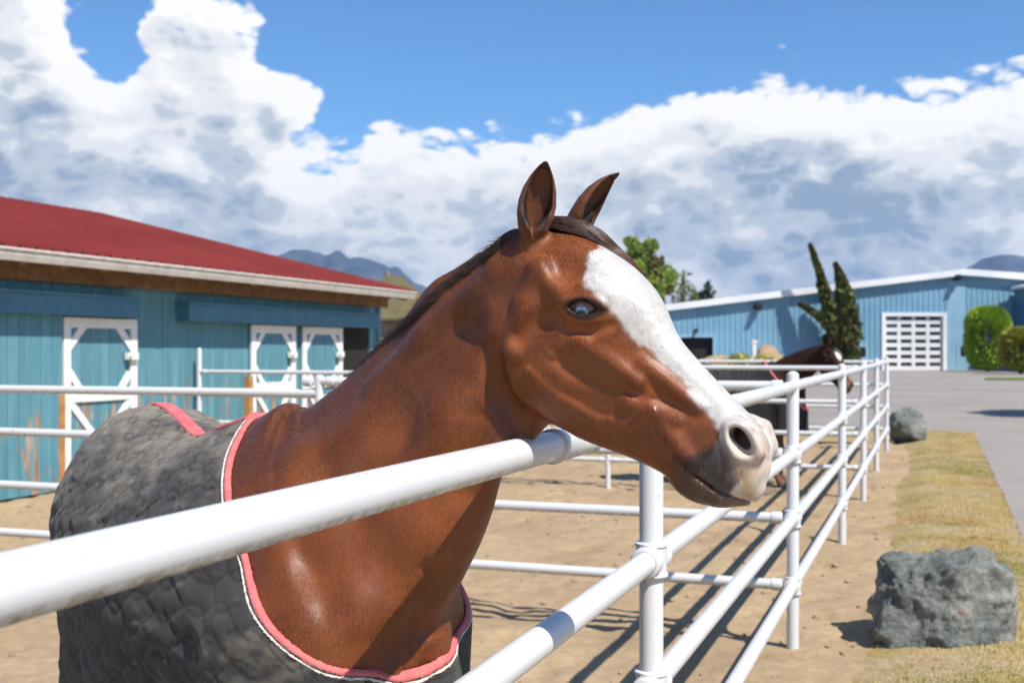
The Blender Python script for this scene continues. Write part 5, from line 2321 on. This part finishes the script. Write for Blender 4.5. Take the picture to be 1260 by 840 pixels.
# whiskers on the muzzle
nw = 46
wt_ = .30 + .10 * rng.random(nw)
wn_ = -.05 + .07 * rng.random(nw)
wroot = np.array([H1.at(a, b_, -.050) for a, b_ in zip(wt_, wn_)])
dv = np.array([H1.vec(.35 * rng.random() + .1, -.5 * rng.random() - .1, -.8) for _ in range(nw)])
g = np.linspace(0, 1, 5)[None, :, None]
wl = (.010 + .022 * rng.random(nw))[:, None, None]
wp = wroot[:, None] + dv[:, None] * g * wl + np.array([0, 0, -1.0])[None, None] * (g ** 2) * wl * .5
hair_object('whiskers', wp, .00016, (.14, .11, .08), (.04, .03, .025), horse1, OH)

# tail
nt_ = 900
root = pt1(-1.24, 0, 1.24)
fwd_, lat_ = (pt1(-1.0) - pt1(-1.2)), pt1(-1.2, 1) - pt1(-1.2, 0)
fwd_ /= np.linalg.norm(fwd_)
g = np.linspace(0, 1, 8)
rr = rng.random((nt_, 3)) - .5
tp = np.zeros((nt_, 8, 3))
ln = .62 + .3 * rng.random(nt_)
for j, x in enumerate(g):
    back = .02 + .13 * math.sin(min(x * 2.2, 1) * math.pi / 2)
    tp[:, j] = root - fwd_ * back + np.array([0, 0, -1.0]) * (x ** 1.3 * ln)[:, None] + lat_ * (rr[:, :1] * (.05 + .09 * x)) - fwd_ * (rr[:, 1:2] * (.04 + .06 * x))
hair_object('tail', tp, .0012, (.02, .01, .007), (.09, .035, .018), horse1, OH)

# ------------------------------------------------------------------ quilted blanket
FB = Field()
FB.add(body1, .001)
for pr, k in spec1['chest']:
    FB.add(pr, k)
FB.add(neck1, .07)
for j in (0, 7, 14, 21):
    FB.add(spec1['legs'][j][0], .05)
for pr, k, ct in RELIEF:
    if not ct and pr.hi[2] < 1.40:
        FB.add(pr, k)
for pr, k in spec1['muscle']:
    FB.add(pr, k)
ZW = 1.03
SEGL = float(body1.seg.mean())
_w = np.array([.35, .25, .9]) / np.linalg.norm([.35, .25, .9])
_w2 = np.cross(_w, LN)
_w2 /= np.linalg.norm(_w2)
WDIR = np.stack([_w, _w2, np.cross(_w, _w2)], 1)


def quilt(p):
    s, c, n, ex = body1.local(p)
    u = s * SEGL
    side = np.sign(c)
    th = np.arctan2(n, np.abs(c))
    v = np.where(p[:, 2] > ZW, (math.pi / 2 - th) * .30, 0)
    thw = np.arctan2(ZW - body1.c[np.clip(s.astype(int), 0, body1.n - 1), 2], .26)
    v = np.where(p[:, 2] > ZW, v, (math.pi / 2 - thw) * .30 + (ZW - p[:, 2]))
    w1 = vnoise(p, 9, 5)
    w2 = vnoise(p, 9, 6)
    u2 = u + .016 * w1
    v2 = v + .016 * w2
    sw = .030 * np.sin(u2 * 2 * math.pi / .155)
    sp = .074
    f1_ = ((v2 + sw) / sp) % 1
    f2_ = ((v2 - sw) / sp + .5) % 1
    dv = np.minimum(f1_, 1 - f1_) * sp
    du = np.minimum(f2_, 1 - f2_) * sp
    return np.minimum(dv, du), u, v, side


def drape(p):
    q = p.copy()
    below = np.maximum(ZW - q[:, 2], 0)
    q[:, 2] = np.maximum(q[:, 2], ZW)
    d = FB(q) + .10 * below
    return d, below


def shell_field(off, th, band=None, stripe=False, quilted=True):
    def f(p):
        d, below = drape(p)
        pl0 = (p - BA) @ NPL
        fit = np.clip(-pl0 / .14, 0, 1)
        offv = off - .013 * (1 - fit)
        near = np.abs(d - offv) < .06
        out = np.abs(d - offv) - th
        if near.any():
            pp = p[near]
            g, u, v, side = quilt(pp)
            puff = .0052 * (1 - np.exp(-g / .010)) - .0025
            dg = pp @ WDIR
            wr = 1 - np.abs(vnoise(np.stack([dg[:, 0] * 22, dg[:, 1] * 5.5, dg[:, 2] * 5.5], 1) + .8 * vnoise(pp, 5, 3)[:, None], 1.0, 2))
            wr = (.0050 * wr ** 5 + .0015 * vnoise(pp, 11, 4)) if quilted else 0
            puff = puff if quilted else 0.002
            sway = .012 * np.sin(u * 21 + 3 * vnoise(pp, 3, 1)) * np.clip(below[near] / .3, 0, 1)
            out[near] = np.abs(d[near] - offv[near] - (puff + wr) * (.15 + .85 * fit[near]) - sway) - th
        pl = (p - BA) @ NPL + .004 * vnoise(p, 5, 21)
        if band is not None:
            reg = np.maximum(pl - band[1], band[0] - pl)
        else:
            reg = pl
        out = np.maximum(out, reg)
        out = np.maximum(out, .56 + .01 * np.sin(p[:, 0] * 9) - p[:, 2])
        if stripe:
            s, c, n, ex = body1.local(p)
            uu = s * SEGL
            out = np.maximum(out, np.maximum(np.abs(c) - .021, np.maximum(.10 - uu, uu - 1.20)))
            out = np.maximum(out, 1.15 - p[:, 2])
        return out
    return f


blo = np.minimum(body1.lo, BA) - .12
bhi = np.maximum(body1.hi, BB) + .12
blo[2], bhi[2] = .50, 1.56
QV, QF = surface_nets(shell_field(.020, .006), blo, bhi, BRES)
print('blanket verts', len(QV))
g, u, v, side = quilt(QV)
stitch = np.exp(-(g / .0030) ** 2)[:, None]
dn1 = fbm(QV, 4.5, 4, 31)
dn2 = fbm(QV * np.array([1, 1, 2.2]), 26, 3, 33)
nz = fbm(QV, 70, 2, 35)
dust = np.clip((QV[:, 2] - 1.15) / .26 + .75 * dn1 + .5 * dn2 - .25, 0, 1)[:, None] * .80
dust = np.maximum(dust, np.clip(.55 * dn1 + .55 * dn2 - .12, 0, .5)[:, None])
qc = np.array([.046, .045, .044])[None] * (1 + .3 * dn2 + .2 * nz)[:, None]
qc = qc * (1 - dust) + np.array([.26, .22, .165])[None] * (1 + .25 * dn2 + .15 * nz)[:, None] * dust
qc = qc * (1 - .6 * stitch)
M_BLANKET, nt, b = mat('quilted_cloth', (.03, .03, .03), 0.85, 0.25)
at = nt.nodes.new('ShaderNodeVertexColor')
at.layer_name = 'Col'
nt.links.new(at.outputs[0], b.inputs['Base Color'])
b.inputs['Sheen Weight'].default_value = 0.08
pos = world_pos(nt)
bump(nt, b, mathn(nt, 'ADD', noisen(nt, pos, 420, 2.0), mathn(nt, 'MULTIPLY', noisen(nt, pos, 60, 4.0), 1.2)), 0.35, 0.003)
me = new_mesh('blanket', QV - OH, QF, M_BLANKET, True)
set_color(me, np.clip(qc, .004, .9))
blanket = obj('blanket', me, horse1)
blanket['label'] = 'dusty charcoal quilted horse blanket with pink binding'
M_PINK = varied('pink_binding', (.64, .16, .15), (.52, .12, .12), 30, .7, 300, .25)
M_PALE = varied('pale_piping', (.70, .64, .58), (.50, .42, .36), 60, .7, 300, .2)
for nm, th, bd, m in (('binding', .0062, (-.0060, .0020), M_PINK), ('piping', .0086, (-.0098, -.0056), M_PALE)):
    V_, F_ = surface_nets(shell_field(.020, th, bd, False, False), np.maximum(blo, [-.8, 1.85, .5]), np.minimum(bhi, [.2, 2.95, 1.6]), .0031)
    obj(nm, new_mesh(nm, V_ - OH, F_, m, True), blanket)
V_, F_ = surface_nets(shell_field(.0235, .0085, None, True, False), blo, bhi, .0055)
obj('spine_stripe', new_mesh('spine_stripe', V_ - OH, F_, M_PINK, True), blanket)

# ------------------------------------------------------------------ short coat hairs lying along the body
def coat_hair(V, Fq, colr, keep, n, H, neck, ln, wd, parent, oh, mtl, seed=5):
    r = np.random.default_rng(seed)
    fq = Fq[keep[Fq].all(1)]
    a, b_, c, d = (V[fq[:, k]] for k in range(4))
    fn = np.cross(c - a, d - b_)
    area = np.linalg.norm(fn, axis=1)
    N = np.zeros_like(V)
    for k in range(4):
        np.add.at(N, fq[:, k], fn)
    N /= np.linalg.norm(N, axis=1)[:, None] + 1e-12
    idx = r.choice(len(fq), n, p=area / area.sum())
    u, v = r.random(n)[:, None], r.random(n)[:, None]
    q = fq[idx]

    def bil(X):
        return (X[q[:, 0]] * (1 - u) + X[q[:, 1]] * u) * (1 - v) + (X[q[:, 3]] * (1 - u) + X[q[:, 2]] * u) * v
    P, Nn, Cc = bil(V), bil(N), bil(colr)
    Nn /= np.linalg.norm(Nn, axis=1)[:, None] + 1e-12
    t, nn, cc = H.to(P)
    wh = np.clip((t + .27) / .10, 0, 1)[:, None]
    s_, _, _, _ = neck.local(P)
    tn = neck.t[np.clip(s_.astype(int), 0, neck.n - 1)]
    face = H.t[None] * .75 - H.n[None] * np.clip((.05 - nn) / .12, 0, 1)[:, None] * .55 + np.array([0, 0, -.25])[None]
    bodyd = -tn * .55 + np.array([0, 0, -.75])[None]
    D = face * wh + bodyd * (1 - wh)
    sw = np.stack([vnoise(P, 7, 1), vnoise(P, 7, 2), vnoise(P, 7, 3)], 1) * .35
    D = D + sw + (r.random((n, 3)) - .5) * .45
    D -= Nn * (D * Nn).sum(1)[:, None]
    D /= np.linalg.norm(D, axis=1)[:, None] + 1e-9
    S = np.cross(D, Nn)
    L = (ln * (.6 + .8 * r.random(n)))[:, None]
    W = (wd * (.7 + .6 * r.random(n)))[:, None]
    tilt = (.06 + .11 * r.random(n))[:, None]
    root = P - Nn * .0004
    T = root + D * L + Nn * L * tilt
    X = np.stack([root - S * W, root + S * W, T], 1).reshape(-1, 3)
    amp = np.interp(Cc.mean(1), [.10, .35], [.90, .22])[:, None]
    Cc = Cc * (1 + amp * (r.random((n, 1)) - .5))
    me_ = new_mesh('coat', X - oh, np.arange(n * 3).reshape(-1, 3), mtl)
    set_color(me_, np.repeat(np.clip(Cc, .003, .95), 3, 0))
    return kind(obj('coat', me_, parent), 'stuff')


M_FUR, nt, b = mat('coat_hair', (.1, .05, .02), 0.36, 0.58)
at = nt.nodes.new('ShaderNodeVertexColor')
at.layer_name = 'Col'
nt.links.new(at.outputs[0], b.inputs['Base Color'])
b.inputs['Anisotropic'].default_value = .3
ea = (ht + .020) * .72 + (hn - .022) * .69
eb_ = -(ht + .020) * .69 + (hn - .022) * .72
no_eye = ~((np.sqrt((ea / .044) ** 2 + (eb_ / .022) ** 2) < 1) & (np.abs(hc) > .06))
no_nose = ~((ht > .285) & (np.sqrt(((ht - .33) / .04) ** 2 + ((hn - .07) / .024) ** 2) < 1) & (np.abs(hc) > .02))
bare = (((HV - BA) @ NPL) > -.02) & (HV[:, 2] > .9) & no_eye & no_nose & ~earm & (ht < .375)
coat_hair(HV, HF, col, bare, NHAIR, H1, neck1, .0090, .00034, horse1, OH, M_FUR)
# ------------------------------------------------------------------ the dark brown horse in the next paddock
def dirs2(s):
    return R(float(np.interp(s, [-.5, 0, .3], [76, 74, 66])))


W2 = np.array([2.98, 13.75])
body2, pt2 = make_body(W2, dirs2, BODY, .95)
P2 = lambda u, v, d: P3n(u, v, d)
pollw = P3n(1014, 424, 13.25)
H2 = HeadFrame(pollw + np.array([.08, -.10, -.20]), (math.cos(R(66)), -math.sin(R(66))), R(56))
f2, l2 = pt2(.5) - pt2(.4), pt2(.3, 1) - pt2(.3, 0)
f2 /= np.linalg.norm(f2)
pk = H2.at(-.20, .03, 0)
cr0, cr1 = pt2(-.25, 0, 1.30), pt2(.02, 0, 1.43)
neck2 = make_neck([
    (cr0, pt2(-.05, 0, .95), .10, .25),
    (cr1, pt2(.38, 0, 1.0), .19, .25),
    (cr1 * .67 + pk * .33 + np.array([0, 0, .03]), pt2(.44, 0, 1.16), .14, .15),
    (cr1 * .35 + pk * .65 + np.array([0, 0, .045]), pt2(.44, 0, 1.24) * .5 + H2.at(-.06, -.19, 0) * .5, .10, .12),
    (H2.at(-.235, .01, 0), H2.at(-.10, -.16, 0), .078, .2),
    (H2.at(-.16, .03, 0), H2.at(-.06, -.10, 0), .062, .3)], l2)
spec2 = dict(body=body2, neck=neck2, head=H2, ear_right=dict(base=(-.188, .045, -.055), tip=(-.300, .150, -.085), open=(.6, .3, -.6), w=.042),
             ear_left=dict(base=(-.188, .045, .055), tip=(-.300, .150, .085), open=(.6, .3, .6), w=.042), legs=legs_for(pt2))
spec2['chest'] = [(Ell(pt2(.33, -.12, 1.03), (f2, l2, up3), (.11, .10, .14)), .06), (Ell(pt2(.33, .12, 1.03), (f2, l2, up3), (.11, .10, .14)), .06)]
F2 = horse_field(spec2)
lo2, hi2 = F2.bounds()
lo2[2] = -.01
V2, Q2 = horse_mesh(F2, H2, lo2, hi2, (.016, .0085, .0055))
t2, n2_, c2 = H2.to(V2)
cc2 = np.array([.036, .017, .011])[None] * (1 + .35 * fbm(V2, 5, 3, 91))[:, None]
star = np.exp(-(((t2 + .02) / .060) ** 2 + (c2 / .030) ** 2)) * (n2_ > .05)
star = np.clip(star * 2 - .3, 0, 1)[:, None]
cc2 = cc2 * (1 - star) + np.array([.75, .72, .68])[None] * star
mz = np.clip((t2 - .24) / .10, 0, 1)[:, None]
cc2 = cc2 * (1 - mz) + np.array([.16, .085, .05])[None] * mz
bk = (V2[:, 2] < .22) & ((V2 - pt2(-.86)) @ f2 < .35)
cc2[bk] = (.60, .55, .48)
k = np.clip((.07 - V2[:, 2]) / .01, 0, 1)[:, None]
cc2 = cc2 * (1 - k) + np.array([.10, .085, .07])[None] * k
M_COAT2, nt, b = mat('dark_horse_coat', (.05, .02, .01), .8, .12)
at = nt.nodes.new('ShaderNodeVertexColor')
at.layer_name = 'Col'
nt.links.new(at.outputs[0], b.inputs['Base Color'])
bump(nt, b, noisen(nt, world_pos(nt), 60, 4), .3, .004)
horse2 = empty('horse', (float(pt2(-.4)[0]), float(pt2(-.4)[1]), 0))
tag(horse2, 'dark brown horse with a white star in the next paddock wearing a grey rug', 'horse')
OH2 = np.array(horse2.location)
me = new_mesh('body', V2 - OH2, Q2, M_COAT2, True)
set_color(me, np.clip(cc2, .004, .9))
obj('body', me, horse2)
for sd in (-1, 1):
    make_eye(H2, horse2, OH2, sd)
hair_object('mane', mane_paths(neck2, 12, 56, 700, 6, (.05, .11), 1.0, .02), .0022, (.012, .008, .007), (.03, .016, .012), horse2, OH2)
hair_object('forelock', forelock(H2, 260), .0022, (.012, .008, .007), (.03, .016, .012), horse2, OH2)
rt = pt2(-1.24, 0, 1.24)
f2b = pt2(-1.0) - pt2(-1.2)
f2b /= np.linalg.norm(f2b)
l2b = pt2(-1.2, 1) - pt2(-1.2, 0)
rr = rng.random((300, 3)) - .5
tp = np.zeros((300, 7, 3))
ln = .65 + .3 * rng.random(300)
for j, x in enumerate(np.linspace(0, 1, 7)):
    tp[:, j] = rt - f2b * (.02 + .12 * math.sin(min(x * 2.2, 1) * math.pi / 2)) + np.array([0, 0, -1.0]) * (x ** 1.3 * ln)[:, None] + l2b * (rr[:, :1] * (.05 + .09 * x)) - f2b * rr[:, 1:2] * .06
hair_object('tail', tp, .003, (.012, .008, .007), (.03, .016, .012), horse2, OH2)
FB2 = Field()
FB2.add(body2, .001)
for pr, k in spec2['chest']:
    FB2.add(pr, k)
FB2.add(neck2, .07)
for j in (0, 7, 14, 21):
    FB2.add(spec2['legs'][j][0], .05)
A2, B2 = pt2(.02, 0, 1.46), pt2(.44, 0, .98)
N2 = np.cross(B2 - A2, l2)
N2 /= np.linalg.norm(N2)
if N2 @ f2 < 0:
    N2 = -N2


def shell2(th, band=None):
    def f(p):
        q = p.copy()
        q[:, 2] = np.maximum(q[:, 2], 1.03)
        out = np.abs(FB2(q) - .022 - .008 * vnoise(p, 6, 3)) - th
        pl = (p - A2) @ N2
        reg = pl if band is None else np.maximum(pl - band[1], band[0] - pl)
        return np.maximum(np.maximum(out, reg), .60 - p[:, 2])
    return f


bl2, bh2 = body2.lo - .12, body2.hi + .12
bl2[2], bh2[2] = .5, 1.56
v_, q_ = surface_nets(shell2(.010), bl2, bh2, .016)
M_RUG = varied('grey_rug_cloth', (.014, .014, .016), (.028, .027, .027), 3, .85, 60, .4)
rug = obj('rug', new_mesh('rug', v_ - OH2, q_, M_RUG, True), horse2)
v_, q_ = surface_nets(shell2(.014, (-.020, .004)), bl2, bh2, .010)
obj('binding', new_mesh('binding', v_ - OH2, q_, M_PINK, True), rug)

# ------------------------------------------------------------------ air between here and the mountains
M_HAZE = bpy.data.materials.new('haze_air')
M_HAZE.use_nodes = True
nt = M_HAZE.node_tree
nt.nodes.clear()
ho = nt.nodes.new('ShaderNodeOutputMaterial')
pv = nt.nodes.new('ShaderNodeVolumePrincipled')
pv.inputs['Color'].default_value = (.32, .58, 1.0, 1)
pv.inputs['Density'].default_value = 0.00011
pv.inputs['Anisotropy'].default_value = 0.2
nt.links.new(pv.outputs[0], ho.inputs['Volume'])
mb = MB()
mb.box((-5100, -55, -16), (10200, 0, 0), (0, 5150, 0), (0, 0, 330))
hz_o = mb.build('haze', M_HAZE)
kind(hz_o, 'stuff')
tag(hz_o, 'thin pale summer haze in the air before the mountains', 'haze')
